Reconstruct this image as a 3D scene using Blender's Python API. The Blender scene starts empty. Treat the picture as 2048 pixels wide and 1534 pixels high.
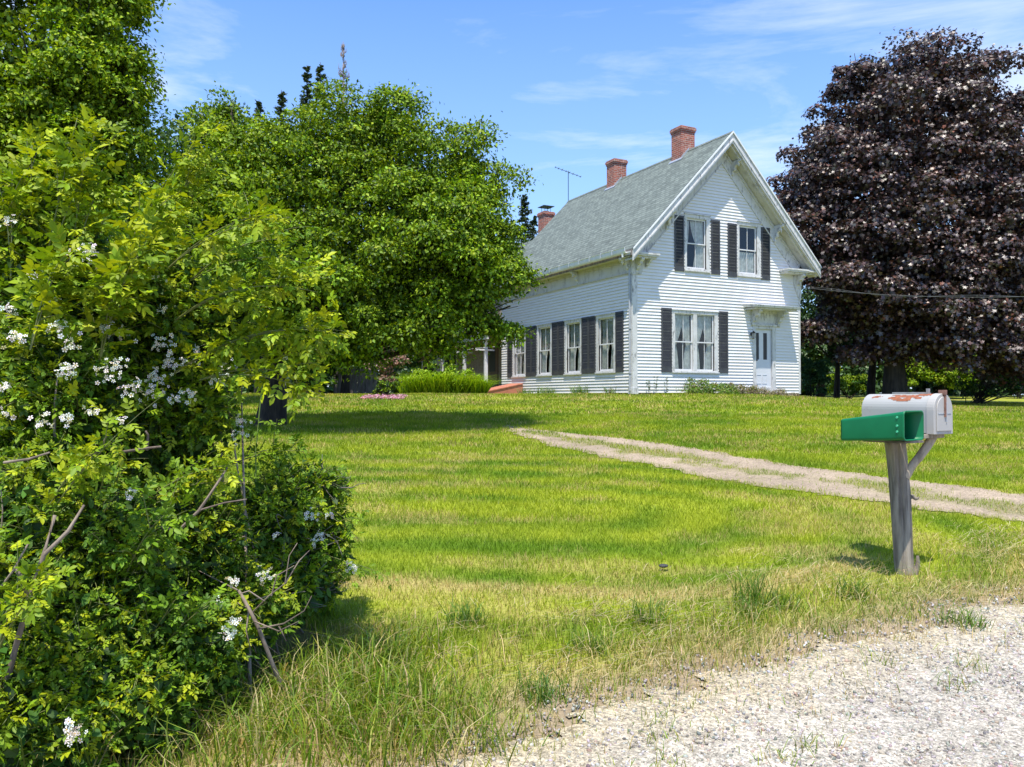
import bpy, bmesh, math, random
import numpy as np
from mathutils import Vector, Matrix
random.seed(7)
rng = np.random.default_rng(11)
R = math.radians
sc = bpy.context.scene
col = sc.collection

# ------------------------------------------------------------------ camera
CAMZ = 1.5
FPX = 1600.0          # focal length in pixels of the 2048-wide photograph
HORY = 793.0          # row of the horizon
cam_d = bpy.data.cameras.new("camera")
cam_d.lens = FPX / 2048 * 36.0
cam_d.sensor_width = 36.0
cam_d.clip_start = 0.05
cam_d.clip_end = 3000
cam = bpy.data.objects.new("camera", cam_d)
col.objects.link(cam)
cam.location = (0, 0, CAMZ)
cam.rotation_euler = (R(90) + 0.01623, 0, 0)
sc.camera = cam

# ------------------------------------------------------------------ light
SUN = Vector((-0.069, -0.394, 1.0)).normalized()       # towards the sun
SUN_EL = math.asin(SUN.z)
sun_d = bpy.data.lights.new("sun", 'SUN')
sun_d.energy = 5.0
sun_d.angle = R(0.53)
sun_d.color = (1.0, 0.935, 0.82)
sun = bpy.data.objects.new("sun", sun_d)
col.objects.link(sun)
sun.rotation_euler = SUN.to_track_quat('Z', 'Y').to_euler()
sun.location = (0, 0, 30)

w = bpy.data.worlds.new("World")
sc.world = w
w.use_nodes = True
nt = w.node_tree
nt.nodes.clear()
def wn(t): return nt.nodes.new(t)
out = wn('ShaderNodeOutputWorld'); bg = wn('ShaderNodeBackground')
sky = wn('ShaderNodeTexSky'); sky.sky_type = 'NISHITA'; sky.sun_disc = False
sky.sun_elevation = SUN_EL
sky.sun_rotation = math.atan2(SUN.x, SUN.y)
sky.air_density = 1.0; sky.dust_density = 0.6; sky.ozone_density = 2.2
bg.inputs['Strength'].default_value = 0.125
tc = wn('ShaderNodeTexCoord')
mp = wn('ShaderNodeMapping'); mp.inputs['Scale'].default_value = (1.6, 1.6, 7.0)
mp.inputs['Rotation'].default_value = (0.1, 0.25, 0.3)
nz = wn('ShaderNodeTexNoise'); nz.inputs['Scale'].default_value = 1.7; nz.inputs['Detail'].default_value = 9
nz.inputs['Roughness'].default_value = 0.62; nz.inputs['Distortion'].default_value = 0.5
rp = wn('ShaderNodeMapRange'); rp.inputs['From Min'].default_value = 0.49; rp.inputs['From Max'].default_value = 0.74
rp.inputs['To Max'].default_value = 0.85
sep = wn('ShaderNodeSeparateXYZ')
hz = wn('ShaderNodeMapRange')                      # milky air towards the horizon
hz.inputs['From Min'].default_value = 0.46; hz.inputs['From Max'].default_value = 0.02
hz.inputs['To Min'].default_value = 0.0; hz.inputs['To Max'].default_value = 0.55
cl = wn('ShaderNodeMapRange')                      # cirrus is denser low in the sky
cl.inputs['From Min'].default_value = 0.50; cl.inputs['From Max'].default_value = 0.20
cl.inputs['To Min'].default_value = 0.35; cl.inputs['To Max'].default_value = 1.0
mul = wn('ShaderNodeMath'); mul.operation = 'MULTIPLY'
tint = wn('ShaderNodeMixRGB'); tint.blend_type = 'MULTIPLY'; tint.inputs['Fac'].default_value = 1.0
tint.inputs['Color2'].default_value = (0.92, 1.22, 1.62, 1)
m1 = wn('ShaderNodeMixRGB'); m1.inputs['Color2'].default_value = (3.4, 4.6, 6.4, 1)
m2 = wn('ShaderNodeMixRGB'); m2.inputs['Color2'].default_value = (6.2, 6.6, 7.2, 1)
L = nt.links.new
L(tc.outputs['Generated'], mp.inputs['Vector']); L(mp.outputs[0], nz.inputs['Vector'])
L(nz.outputs['Fac'], rp.inputs['Value'])
L(tc.outputs['Generated'], sep.inputs[0]); L(sep.outputs['Z'], hz.inputs['Value']); L(sep.outputs['Z'], cl.inputs['Value'])
L(rp.outputs[0], mul.inputs[0]); L(cl.outputs[0], mul.inputs[1])
L(sky.outputs[0], tint.inputs['Color1'])
L(tint.outputs[0], m1.inputs['Color1']); L(hz.outputs[0], m1.inputs['Fac'])
L(m1.outputs[0], m2.inputs['Color1']); L(mul.outputs[0], m2.inputs['Fac'])
L(m2.outputs[0], bg.inputs['Color']); L(bg.outputs[0], out.inputs[0])

sc.view_settings.view_transform = 'Standard'
sc.view_settings.look = 'None'
sc.view_settings.exposure = 0.60
sc.view_settings.gamma = 1.0
sc.cycles.max_bounces = 8
sc.cycles.transparent_max_bounces = 8
sc.cycles.use_denoising = True

# ------------------------------------------------------------------ helpers
def at(px, py, Y):
    """world point seen at photograph pixel (px,py) at depth Y"""
    return np.array([(px - 1024) / FPX * Y, Y, CAMZ - (py - HORY) / FPX * Y])

def sstep(a, b, x):
    t = np.clip((x - a) / (b - a), 0, 1)
    return t * t * (3 - 2 * t)

def _hash(ix, iy, seed):
    h = (ix.astype(np.int64) * 374761393 + iy.astype(np.int64) * 668265263 + seed * 974711) & 0x7fffffff
    h = ((h ^ (h >> 13)) * 1274126177) & 0x7fffffff
    return ((h ^ (h >> 16)) & 0xffff) / 65535.0

def noise2(x, y, seed=0):
    x = np.asarray(x, float); y = np.asarray(y, float)
    ix = np.floor(x); iy = np.floor(y)
    fx = x - ix; fy = y - iy
    fx = fx * fx * (3 - 2 * fx); fy = fy * fy * (3 - 2 * fy)
    a = _hash(ix, iy, seed); b = _hash(ix + 1, iy, seed)
    c = _hash(ix, iy + 1, seed); d = _hash(ix + 1, iy + 1, seed)
    return (a * (1 - fx) + b * fx) * (1 - fy) + (c * (1 - fx) + d * fx) * fy

def fbm(x, y, o=4, seed=0):
    s = 0; a = 0.5; t = 0
    for i in range(o):
        s = s + a * noise2(x * 2 ** i, y * 2 ** i, seed + i * 17); t += a; a *= 0.5
    return s / t

def ground_z(X, Y):
    X = np.asarray(X, float); Y = np.asarray(Y, float)
    z = 0.083 + 0.0567 * np.minimum(Y, 25)
    z = z - 0.45 * sstep(6, 17, X) * sstep(8, 25, Y) * (1 - sstep(28, 45, Y))
    z = z + 0.05 * sstep(22, 25, Y)
    return z + 0.05 * (fbm(X * 0.35, Y * 0.35, 2, 5) - 0.5) * sstep(3, 8, Y)

def gz(x, y): return float(ground_z(x, y))

def new_obj(name, me, parent=None, mat=None):
    o = bpy.data.objects.new(name, me)
    col.objects.link(o)
    if parent is not None: o.parent = parent
    if mat is not None and me is not None: me.materials.append(mat)
    return o

def tag(o, label=None, cat=None, group=None, kind=None):
    if label: o['label'] = label
    if cat: o['category'] = cat
    if group: o['group'] = group
    if kind: o['kind'] = kind
    return o

def empty(name, loc, rz=0.0, label=None, cat=None, group=None):
    o = bpy.data.objects.new(name, None)
    o.empty_display_size = 0.2
    col.objects.link(o)
    o.location = loc; o.rotation_euler = (0, 0, rz)
    return tag(o, label, cat, group)

def poly_mesh(name, V, F, C=None, mat=None, parent=None, smooth=False):
    """V (N,3), F (M,k) int arrays, C (N,3) linear colours"""
    V = np.ascontiguousarray(V, np.float32); F = np.ascontiguousarray(F, np.int32)
    k = F.shape[1]
    me = bpy.data.meshes.new(name)
    me.vertices.add(len(V)); me.vertices.foreach_set('co', V.ravel())
    me.loops.add(F.size); me.loops.foreach_set('vertex_index', F.ravel())
    me.polygons.add(len(F))
    me.polygons.foreach_set('loop_start', np.arange(0, F.size, k, dtype=np.int32))
    if smooth: me.polygons.foreach_set('use_smooth', np.ones(len(F), bool))
    if C is not None:
        a = me.color_attributes.new('Col', 'FLOAT_COLOR', 'POINT')
        cc = np.ones((len(V), 4), np.float32); cc[:, :3] = C
        a.data.foreach_set('color', cc.ravel())
    me.update(calc_edges=True)
    return new_obj(name, me, parent, mat)

def norm(a):
    return a / np.maximum(np.linalg.norm(a, axis=-1, keepdims=True), 1e-9)

# ---- leaf templates: x along the leaf, y across, z up
def T(v, f): return np.array(v, float), np.array(f, int)
LEAF_KITE = T([(0, 0, 0), (.45, .30, .10), (1, 0, -.06), (.45, -.30, .10)], [(0, 2, 1), (0, 3, 2)])
LEAFLET = T([(0, 0, 0), (.5, 0, -.02), (1, 0, -.12), (.22, .19, .05), (.62, .23, .03), (.22, -.19, .05), (.62, -.23, .03)],
            [(0, 1, 3), (1, 4, 3), (1, 2, 4), (0, 5, 1), (1, 5, 6), (1, 6, 2)])
_st = [(0, 0, 0)]
_pts = [(0.0, .04), (.08, .50), (.36, .24), (.62, .56), (.66, .18), (1.0, 0.0), (.66, -.18), (.62, -.56), (.36, -.24), (.08, -.50)]
for (a_, b_) in _pts: _st.append((a_ - .02, b_, .06 * abs(b_) * 2 - .10 * a_))
_st[0] = (.38, 0, .03)
LEAF_MAPLE = T(_st, [(0, i, i + 1) for i in range(1, 10)] + [(0, 10, 1)])

def place(tmpl, P, T_, N_, S, C, jit=0.0):
    """instances a template on points: P position, T_ tangent, N_ normal, S size, C colour"""
    v, f = tmpl
    T_ = norm(T_); B = norm(np.cross(N_, T_)); N2 = np.cross(T_, B)
    if np.ndim(S) == 0: S = np.full(len(P), S)
    W = (P[:, None, :] + S[:, None, None] * (v[None, :, 0:1] * T_[:, None, :] + v[None, :, 1:2] * B[:, None, :] + v[None, :, 2:3] * N2[:, None, :]))
    k = len(v)
    F = (f[None] + (np.arange(len(P)) * k)[:, None, None]).reshape(-1, f.shape[1])
    CC = np.repeat(C, k, axis=0)
    return W.reshape(-1, 3), F, CC

def merge(parts):
    V = []; F = []; C = []; o = 0
    for (v, f, c) in parts:
        V.append(v); F.append(f + o); C.append(c); o += len(v)
    return np.concatenate(V), np.concatenate(F), np.concatenate(C)

def pal(colors, weights, n, jit=0.18):
    colors = np.array(colors, float); w_ = np.array((list(weights) + [.4] * 9)[:len(colors)], float); w_ /= w_.sum()
    c = colors[rng.choice(len(colors), n, p=w_)]
    return np.clip(c * (1 + jit * rng.normal(size=(n, 1))) * (1 + 0.06 * rng.normal(size=(n, 3))), .002, 1)

def rand_dir(n):
    return norm(rng.normal(size=(n, 3)))

# ---- tubes (branches, stems) in numpy
def tube(pts, rads, sides=6, wob=0.0):
    pts = np.array(pts, float); n = len(pts)
    d = np.gradient(pts, axis=0); d = norm(d)
    up = np.array([0.13, 0.27, 0.95]); up = up / np.linalg.norm(up)
    V = []
    for i in range(n):
        a = np.cross(d[i], up)
        if np.linalg.norm(a) < 1e-3: a = np.cross(d[i], [1, 0, 0])
        a /= np.linalg.norm(a); b = np.cross(d[i], a)
        t = np.arange(sides) / sides * 2 * math.pi
        rr = rads[i] * (1 + wob * rng.normal(size=sides))
        V.append(pts[i] + rr[:, None] * (np.cos(t)[:, None] * a + np.sin(t)[:, None] * b))
    V.append(pts[-1][None]); V = np.concatenate(V)
    F = []
    for i in range(n - 1):
        for j in range(sides):
            k = (j + 1) % sides
            a, b, c, e = i * sides + j, i * sides + k, (i + 1) * sides + k, (i + 1) * sides + j
            F += [(a, b, c), (a, c, e)]
    for j in range(sides): F.append(((n - 1) * sides + j, (n - 1) * sides + (j + 1) % sides, n * sides))
    return V, np.array(F)

def bez(a, b, c, n):
    t = np.linspace(0, 1, n)[:, None]
    return (1 - t) ** 2 * a + 2 * t * (1 - t) * b + t * t * c

def tubes_obj(name, tl, mat, parent, color=(1, 1, 1)):
    V = []; F = []; o = 0
    for v, f in tl: V.append(v); F.append(f + o); o += len(v)
    V = np.concatenate(V); F = np.concatenate(F)
    return poly_mesh(name, V, F, None, mat, parent, smooth=True)

# ------------------------------------------------------------------ materials
def nodes_mat(name):
    m = bpy.data.materials.new(name); m.use_nodes = True
    n = m.node_tree; b = n.nodes.get('Principled BSDF')
    return m, n, b

def solid(name, color, rough=.6, metal=0.0, noise=0.0, scale=20, bump=0.0, spec=0.5):
    m, n, b = nodes_mat(name)
    b.inputs['Base Color'].default_value = (*color, 1); b.inputs['Roughness'].default_value = rough
    b.inputs['Metallic'].default_value = metal; b.inputs['Specular IOR Level'].default_value = spec
    if noise or bump:
        t = n.nodes.new('ShaderNodeTexCoord'); z = n.nodes.new('ShaderNodeTexNoise')
        z.inputs['Scale'].default_value = scale; z.inputs['Detail'].default_value = 6
        n.links.new(t.outputs['Object'], z.inputs['Vector'])
        if noise:
            r = n.nodes.new('ShaderNodeMapRange'); r.inputs['From Min'].default_value = .25; r.inputs['From Max'].default_value = .75
            r.inputs['To Min'].default_value = 1 - noise; r.inputs['To Max'].default_value = 1 + noise
            x = n.nodes.new('ShaderNodeVectorMath'); x.operation = 'SCALE'; x.inputs[0].default_value = color
            n.links.new(z.outputs['Fac'], r.inputs['Value']); n.links.new(r.outputs[0], x.inputs['Scale'])
            n.links.new(x.outputs[0], b.inputs['Base Color'])
        if bump:
            u = n.nodes.new('ShaderNodeBump'); u.inputs['Strength'].default_value = bump; u.inputs['Distance'].default_value = .02
            n.links.new(z.outputs['Fac'], u.inputs['Height']); n.links.new(u.outputs[0], b.inputs['Normal'])
    return m

def two_tone(name, c1, c2, scale, lo, hi, stretch=(1, 1, 1), rough=.6, detail=8, bump=.15, c3=None, s3=3):
    """c1 with c2 patches (peeled paint, rust, stains) from stretched noise in object space"""
    m, n, b = nodes_mat(name)
    t = n.nodes.new('ShaderNodeTexCoord'); mp_ = n.nodes.new('ShaderNodeMapping'); mp_.inputs['Scale'].default_value = stretch
    z = n.nodes.new('ShaderNodeTexNoise'); z.inputs['Scale'].default_value = scale; z.inputs['Detail'].default_value = detail
    z.inputs['Roughness'].default_value = .65
    r = n.nodes.new('ShaderNodeMapRange'); r.inputs['From Min'].default_value = lo; r.inputs['From Max'].default_value = hi
    x = n.nodes.new('ShaderNodeMixRGB'); x.inputs['Color1'].default_value = (*c1, 1); x.inputs['Color2'].default_value = (*c2, 1)
    K = n.links.new
    K(t.outputs['Object'], mp_.inputs[0]); K(mp_.outputs[0], z.inputs['Vector']); K(z.outputs['Fac'], r.inputs['Value'])
    K(r.outputs[0], x.inputs['Fac'])
    res = x.outputs[0]
    if c3 is not None:
        z3 = n.nodes.new('ShaderNodeTexNoise'); z3.inputs['Scale'].default_value = s3; z3.inputs['Detail'].default_value = 5
        K(t.outputs['Object'], z3.inputs['Vector'])
        r3 = n.nodes.new('ShaderNodeMapRange'); r3.inputs['From Min'].default_value = .45; r3.inputs['From Max'].default_value = .75
        K(z3.outputs['Fac'], r3.inputs['Value'])
        x3 = n.nodes.new('ShaderNodeMixRGB'); x3.inputs['Color2'].default_value = (*c3, 1)
        K(r3.outputs[0], x3.inputs['Fac']); K(res, x3.inputs['Color1']); res = x3.outputs[0]
    K(res, b.inputs['Base Color'])
    b.inputs['Roughness'].default_value = rough
    if bump:
        u = n.nodes.new('ShaderNodeBump'); u.inputs['Strength'].default_value = bump; u.inputs['Distance'].default_value = .004; u.invert = True
        K(r.outputs[0], u.inputs['Height']); K(u.outputs[0], b.inputs['Normal'])
    return m

def leaf_mat(name, trans=.35, gloss=.06, rough=.45):
    m = bpy.data.materials.new(name); m.use_nodes = True; n = m.node_tree; n.nodes.clear(); K = n.links.new
    o = n.nodes.new('ShaderNodeOutputMaterial'); a = n.nodes.new('ShaderNodeAttribute'); a.attribute_name = 'Col'
    d = n.nodes.new('ShaderNodeBsdfDiffuse'); t = n.nodes.new('ShaderNodeBsdfTranslucent'); g = n.nodes.new('ShaderNodeBsdfGlossy')
    g.inputs['Roughness'].default_value = rough
    x = n.nodes.new('ShaderNodeMixShader'); x.inputs[0].default_value = trans
    y = n.nodes.new('ShaderNodeMixShader'); y.inputs[0].default_value = gloss
    tt = n.nodes.new('ShaderNodeMixRGB'); tt.blend_type = 'MULTIPLY'; tt.inputs['Fac'].default_value = 1
    tt.inputs['Color2'].default_value = (1.25, 1.2, .55, 1)
    K(a.outputs['Color'], d.inputs['Color']); K(a.outputs['Color'], tt.inputs['Color1']); K(tt.outputs[0], t.inputs['Color'])
    K(d.outputs[0], x.inputs[1]); K(t.outputs[0], x.inputs[2]); K(x.outputs[0], y.inputs[1]); K(g.outputs[0], y.inputs[2]); K(y.outputs[0], o.inputs[0])
    return m

def attr_mat(name, rough=.9, nscale=60, namp=.25, bump=.3, bdist=.02, spec=.2):
    m, n, b = nodes_mat(name); K = n.links.new
    a = n.nodes.new('ShaderNodeAttribute'); a.attribute_name = 'Col'
    t = n.nodes.new('ShaderNodeTexCoord'); z = n.nodes.new('ShaderNodeTexNoise'); z.inputs['Scale'].default_value = nscale; z.inputs['Detail'].default_value = 8
    z.inputs['Roughness'].default_value = .7
    r = n.nodes.new('ShaderNodeMapRange'); r.inputs['From Min'].default_value = .3; r.inputs['From Max'].default_value = .7
    r.inputs['To Min'].default_value = 1 - namp; r.inputs['To Max'].default_value = 1 + namp
    x = n.nodes.new('ShaderNodeVectorMath'); x.operation = 'SCALE'
    K(t.outputs['Object'], z.inputs['Vector']); K(z.outputs['Fac'], r.inputs['Value']); K(r.outputs[0], x.inputs['Scale'])
    K(a.outputs['Color'], x.inputs[0]); K(x.outputs[0], b.inputs['Base Color'])
    b.inputs['Roughness'].default_value = rough; b.inputs['Specular IOR Level'].default_value = spec
    u = n.nodes.new('ShaderNodeBump'); u.inputs['Strength'].default_value = bump; u.inputs['Distance'].default_value = bdist
    K(z.outputs['Fac'], u.inputs['Height']); K(u.outputs[0], b.inputs['Normal'])
    return m

def gravel_mat(name, scale, amp):
    """packed small stones: every Voronoi cell gets its own grey"""
    m = attr_mat(name, .95, 25, .22, .1, .01); n = m.node_tree; K = n.links.new; b = n.nodes['Principled BSDF']
    t = n.nodes.new('ShaderNodeTexCoord'); v = n.nodes.new('ShaderNodeTexVoronoi'); v.inputs['Scale'].default_value = scale
    v2 = n.nodes.new('ShaderNodeTexVoronoi'); v2.inputs['Scale'].default_value = scale * 2.3
    s = n.nodes.new('ShaderNodeSeparateXYZ'); s2 = n.nodes.new('ShaderNodeSeparateXYZ'); ad = n.nodes.new('ShaderNodeMath'); ad.operation = 'ADD'
    K(t.outputs['Object'], v.inputs['Vector']); K(t.outputs['Object'], v2.inputs['Vector']); K(v.outputs['Color'], s.inputs[0]); K(v2.outputs['Color'], s2.inputs[0])
    K(s.outputs[0], ad.inputs[0]); K(s2.outputs[0], ad.inputs[1])
    r = n.nodes.new('ShaderNodeMapRange'); r.inputs['From Max'].default_value = 2; r.inputs['To Min'].default_value = 1 - amp * .75; r.inputs['To Max'].default_value = 1 + amp * .75
    K(ad.outputs[0], r.inputs['Value']); old = b.inputs['Base Color'].links[0].from_socket
    x = n.nodes.new('ShaderNodeVectorMath'); x.operation = 'SCALE'; K(old, x.inputs[0]); K(r.outputs[0], x.inputs['Scale']); K(x.outputs[0], b.inputs['Base Color'])
    u = n.nodes.new('ShaderNodeBump'); u.inputs['Strength'].default_value = 1.0; u.inputs['Distance'].default_value = .35 / scale; u.invert = True
    K(v.outputs['Distance'], u.inputs['Height']); K(u.outputs[0], b.inputs['Normal'])
    return m

def brick_mat(name):
    m, n, b = nodes_mat(name); K = n.links.new
    t = n.nodes.new('ShaderNodeTexCoord'); s = n.nodes.new('ShaderNodeSeparateXYZ'); ad = n.nodes.new('ShaderNodeMath'); ad.operation = 'ADD'
    c = n.nodes.new('ShaderNodeCombineXYZ'); br = n.nodes.new('ShaderNodeTexBrick')
    br.inputs['Scale'].default_value = 1.0; br.inputs['Brick Width'].default_value = .21; br.inputs['Row Height'].default_value = .072
    br.inputs['Mortar Size'].default_value = .007; br.inputs['Bias'].default_value = -.1
    br.inputs['Color1'].default_value = (.36, .10, .06, 1); br.inputs['Color2'].default_value = (.17, .055, .04, 1)
    br.inputs['Mortar'].default_value = (.42, .34, .29, 1)
    z = n.nodes.new('ShaderNodeTexNoise'); z.inputs['Scale'].default_value = 7; z.inputs['Detail'].default_value = 6
    r = n.nodes.new('ShaderNodeMapRange'); r.inputs['From Min'].default_value = .55; r.inputs['From Max'].default_value = .72; r.inputs['To Max'].default_value = .6
    x = n.nodes.new('ShaderNodeMixRGB'); x.inputs['Color2'].default_value = (.50, .34, .27, 1)
    K(t.outputs['Object'], s.inputs[0]); K(s.outputs[0], ad.inputs[0]); K(s.outputs[1], ad.inputs[1])
    K(ad.outputs[0], c.inputs[0]); K(s.outputs[2], c.inputs[1]); K(c.outputs[0], br.inputs['Vector'])
    K(t.outputs['Object'], z.inputs['Vector']); K(z.outputs['Fac'], r.inputs['Value']); K(r.outputs[0], x.inputs['Fac'])
    K(br.outputs['Color'], x.inputs['Color1']); K(x.outputs[0], b.inputs['Base Color'])
    u = n.nodes.new('ShaderNodeBump'); u.inputs['Strength'].default_value = .6; u.inputs['Distance'].default_value = .01; u.invert = True
    K(br.outputs['Fac'], u.inputs['Height']); K(u.outputs[0], b.inputs['Normal']); b.inputs['Roughness'].default_value = .9
    return m

def bark_mat(name, c1=(.10, .085, .07), c2=(.035, .03, .025)):
    return two_tone(name, c1, c2, 9, .4, .6, (1, 1, .18), .95, 8, .8)

def glass_mat(name):
    m = bpy.data.materials.new(name); m.use_nodes = True; n = m.node_tree; n.nodes.clear(); K = n.links.new
    o = n.nodes.new('ShaderNodeOutputMaterial'); g = n.nodes.new('ShaderNodeBsdfGlossy'); g.inputs['Roughness'].default_value = .04
    t = n.nodes.new('ShaderNodeBsdfTransparent'); t.inputs['Color'].default_value = (.74, .78, .78, 1)
    x = n.nodes.new('ShaderNodeMixShader'); f = n.nodes.new('ShaderNodeFresnel'); f.inputs['IOR'].default_value = 1.33
    a = n.nodes.new('ShaderNodeMath'); a.operation = 'ADD'; a.inputs[1].default_value = .05
    tcx = n.nodes.new('ShaderNodeTexCoord'); z = n.nodes.new('ShaderNodeTexNoise'); z.inputs['Scale'].default_value = 1.8
    u = n.nodes.new('ShaderNodeBump'); u.inputs['Strength'].default_value = .12; u.inputs['Distance'].default_value = .02
    K(tcx.outputs['Object'], z.inputs['Vector']); K(z.outputs['Fac'], u.inputs['Height']); K(u.outputs[0], g.inputs['Normal'])
    a2 = n.nodes.new('ShaderNodeMath'); a2.operation = 'MULTIPLY'; a2.inputs[1].default_value = .55; K(f.outputs[0], a2.inputs[0]); K(a2.outputs[0], a.inputs[0]); K(a.outputs[0], x.inputs[0]); K(t.outputs[0], x.inputs[1]); K(g.outputs[0], x.inputs[2]); K(x.outputs[0], o.inputs[0])
    return m

M = {}
M['leaf'] = leaf_mat('leaf_green', .27, .022, .55)
M['leaf_dark'] = leaf_mat('leaf_forest', .28, .04, .5)
M['leaf_purple'] = leaf_mat('leaf_purple', .12, .075, .45)
M['blade'] = leaf_mat('grass_blade', .45, .015, .5)
M['petal'] = leaf_mat('petal', .30, .02, .5)
M['bark'] = bark_mat('bark')
M['bark_dark'] = bark_mat('bark_dark', (.042, .034, .026), (.012, .010, .008))
M['twig'] = bark_mat('twig_grey', (.26, .21, .16), (.12, .09, .07))
M['deadwood'] = bark_mat('dead_wood', (.22, .19, .17), (.11, .09, .08))
M['siding'] = two_tone('white_clapboard', (.655, .648, .635), (.55, .545, .535), 2.2, .52, .82, (1, 1, 2), .5, 9, .0)
M['trim'] = two_tone('peeling_white_trim', (.55, .55, .545), (.24, .24, .235), 14, .53, .63, (1, 1, .35), .75, 9, .35, (.45, .45, .43), 2.2)
M['soffit'] = two_tone('weathered_soffit', (.50, .49, .46), (.27, .26, .235), 5, .50, .68, (1, 1, .5), .8, 9, .1, (.50, .48, .38), 1.3)
M['sash'] = two_tone('white_sash', (.60, .60, .61), (.4, .4, .4), 18, .58, .70, (1, 1, 1), .55)
M['shutter'] = solid('charcoal_shutter', (.045, .047, .052), .55, noise=.25, scale=6)
M['glass'] = glass_mat('window_glass')
M['room'] = solid('dark_room', (.035, .036, .038), .9)
M['curtain'] = solid('sheer_curtain', (.72, .70, .65), .9, noise=.3, scale=9)
M['brick'] = brick_mat('chimney_brick')
M['lead'] = solid('lead_flashing', (.50, .52, .54), .45, .6, .15, 8)
M['stone'] = solid('foundation_stone', (.16, .15, .14), .9, noise=.3, scale=6, bump=.6)
M['door'] = solid('white_door', (.56, .58, .61), .45, noise=.04, scale=4)
M['black'] = solid('black_metal', (.015, .015, .017), .4)
M['gutter'] = solid('white_gutter', (.66, .67, .66), .4, noise=.12, scale=5)
M['pipe'] = solid('grey_downspout', (.33, .35, .38), .5, noise=.12, scale=4)
M['metal'] = solid('aerial_metal', (.10, .14, .16), .4, .7)
M['wing'] = two_tone('tan_shingle_wall', (.34, .29, .23), (.22, .18, .14), 7, .4, .6, (1, 1, 4), .85)
M['hatch'] = solid('red_brown_paint', (.44, .165, .105), .55, noise=.18, scale=5)
M['plug'] = solid('rubber', (.02, .02, .02), .6)

def roof_mat(name, base=(.122, .146, .130)):
    m, n, b = nodes_mat(name); K = n.links.new
    t = n.nodes.new('ShaderNodeTexCoord'); s = n.nodes.new('ShaderNodeSeparateXYZ'); c = n.nodes.new('ShaderNodeCombineXYZ')
    K(t.outputs['Object'], s.inputs[0]); K(s.outputs[1], c.inputs[0]); K(s.outputs[2], c.inputs[1])
    br = n.nodes.new('ShaderNodeTexBrick'); br.inputs['Scale'].default_value = 1; br.inputs['Brick Width'].default_value = .24
    br.inputs['Row Height'].default_value = .103; br.inputs['Mortar Size'].default_value = .010; br.inputs['Mortar Smooth'].default_value = .4
    br.inputs['Bias'].default_value = -.15
    k = base
    br.inputs['Color1'].default_value = (k[0] * 1.22, k[1] * 1.22, k[2] * 1.2, 1)
    br.inputs['Color2'].default_value = (k[0] * .72, k[1] * .74, k[2] * .74, 1)
    br.inputs['Mortar'].default_value = (k[0] * .45, k[1] * .45, k[2] * .45, 1)
    mp_ = n.nodes.new('ShaderNodeMapping'); mp_.inputs['Scale'].default_value = (1, .7, 2.2)
    z = n.nodes.new('ShaderNodeTexNoise'); z.inputs['Scale'].default_value = 5.5; z.inputs['Detail'].default_value = 7; z.inputs['Roughness'].default_value = .75
    K(t.outputs['Object'], mp_.inputs[0]); K(mp_.outputs[0], z.inputs['Vector'])
    r = n.nodes.new('ShaderNodeMapRange'); r.inputs['From Min'].default_value = .3; r.inputs['From Max'].default_value = .7; r.inputs['To Min'].default_value = .66; r.inputs['To Max'].default_value = 1.34
    K(z.outputs['Fac'], r.inputs['Value'])
    x = n.nodes.new('ShaderNodeVectorMath'); x.operation = 'SCALE'
    K(c.outputs[0], br.inputs['Vector']); K(br.outputs['Color'], x.inputs[0]); K(r.outputs[0], x.inputs['Scale']); K(x.outputs[0], b.inputs['Base Color'])
    u = n.nodes.new('ShaderNodeBump'); u.inputs['Strength'].default_value = .5; u.inputs['Distance'].default_value = .01; u.invert = True
    K(br.outputs['Fac'], u.inputs['Height']); K(u.outputs[0], b.inputs['Normal']); b.inputs['Roughness'].default_value = .9
    return m
M['roof'] = roof_mat('grey_green_shingles')

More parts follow.
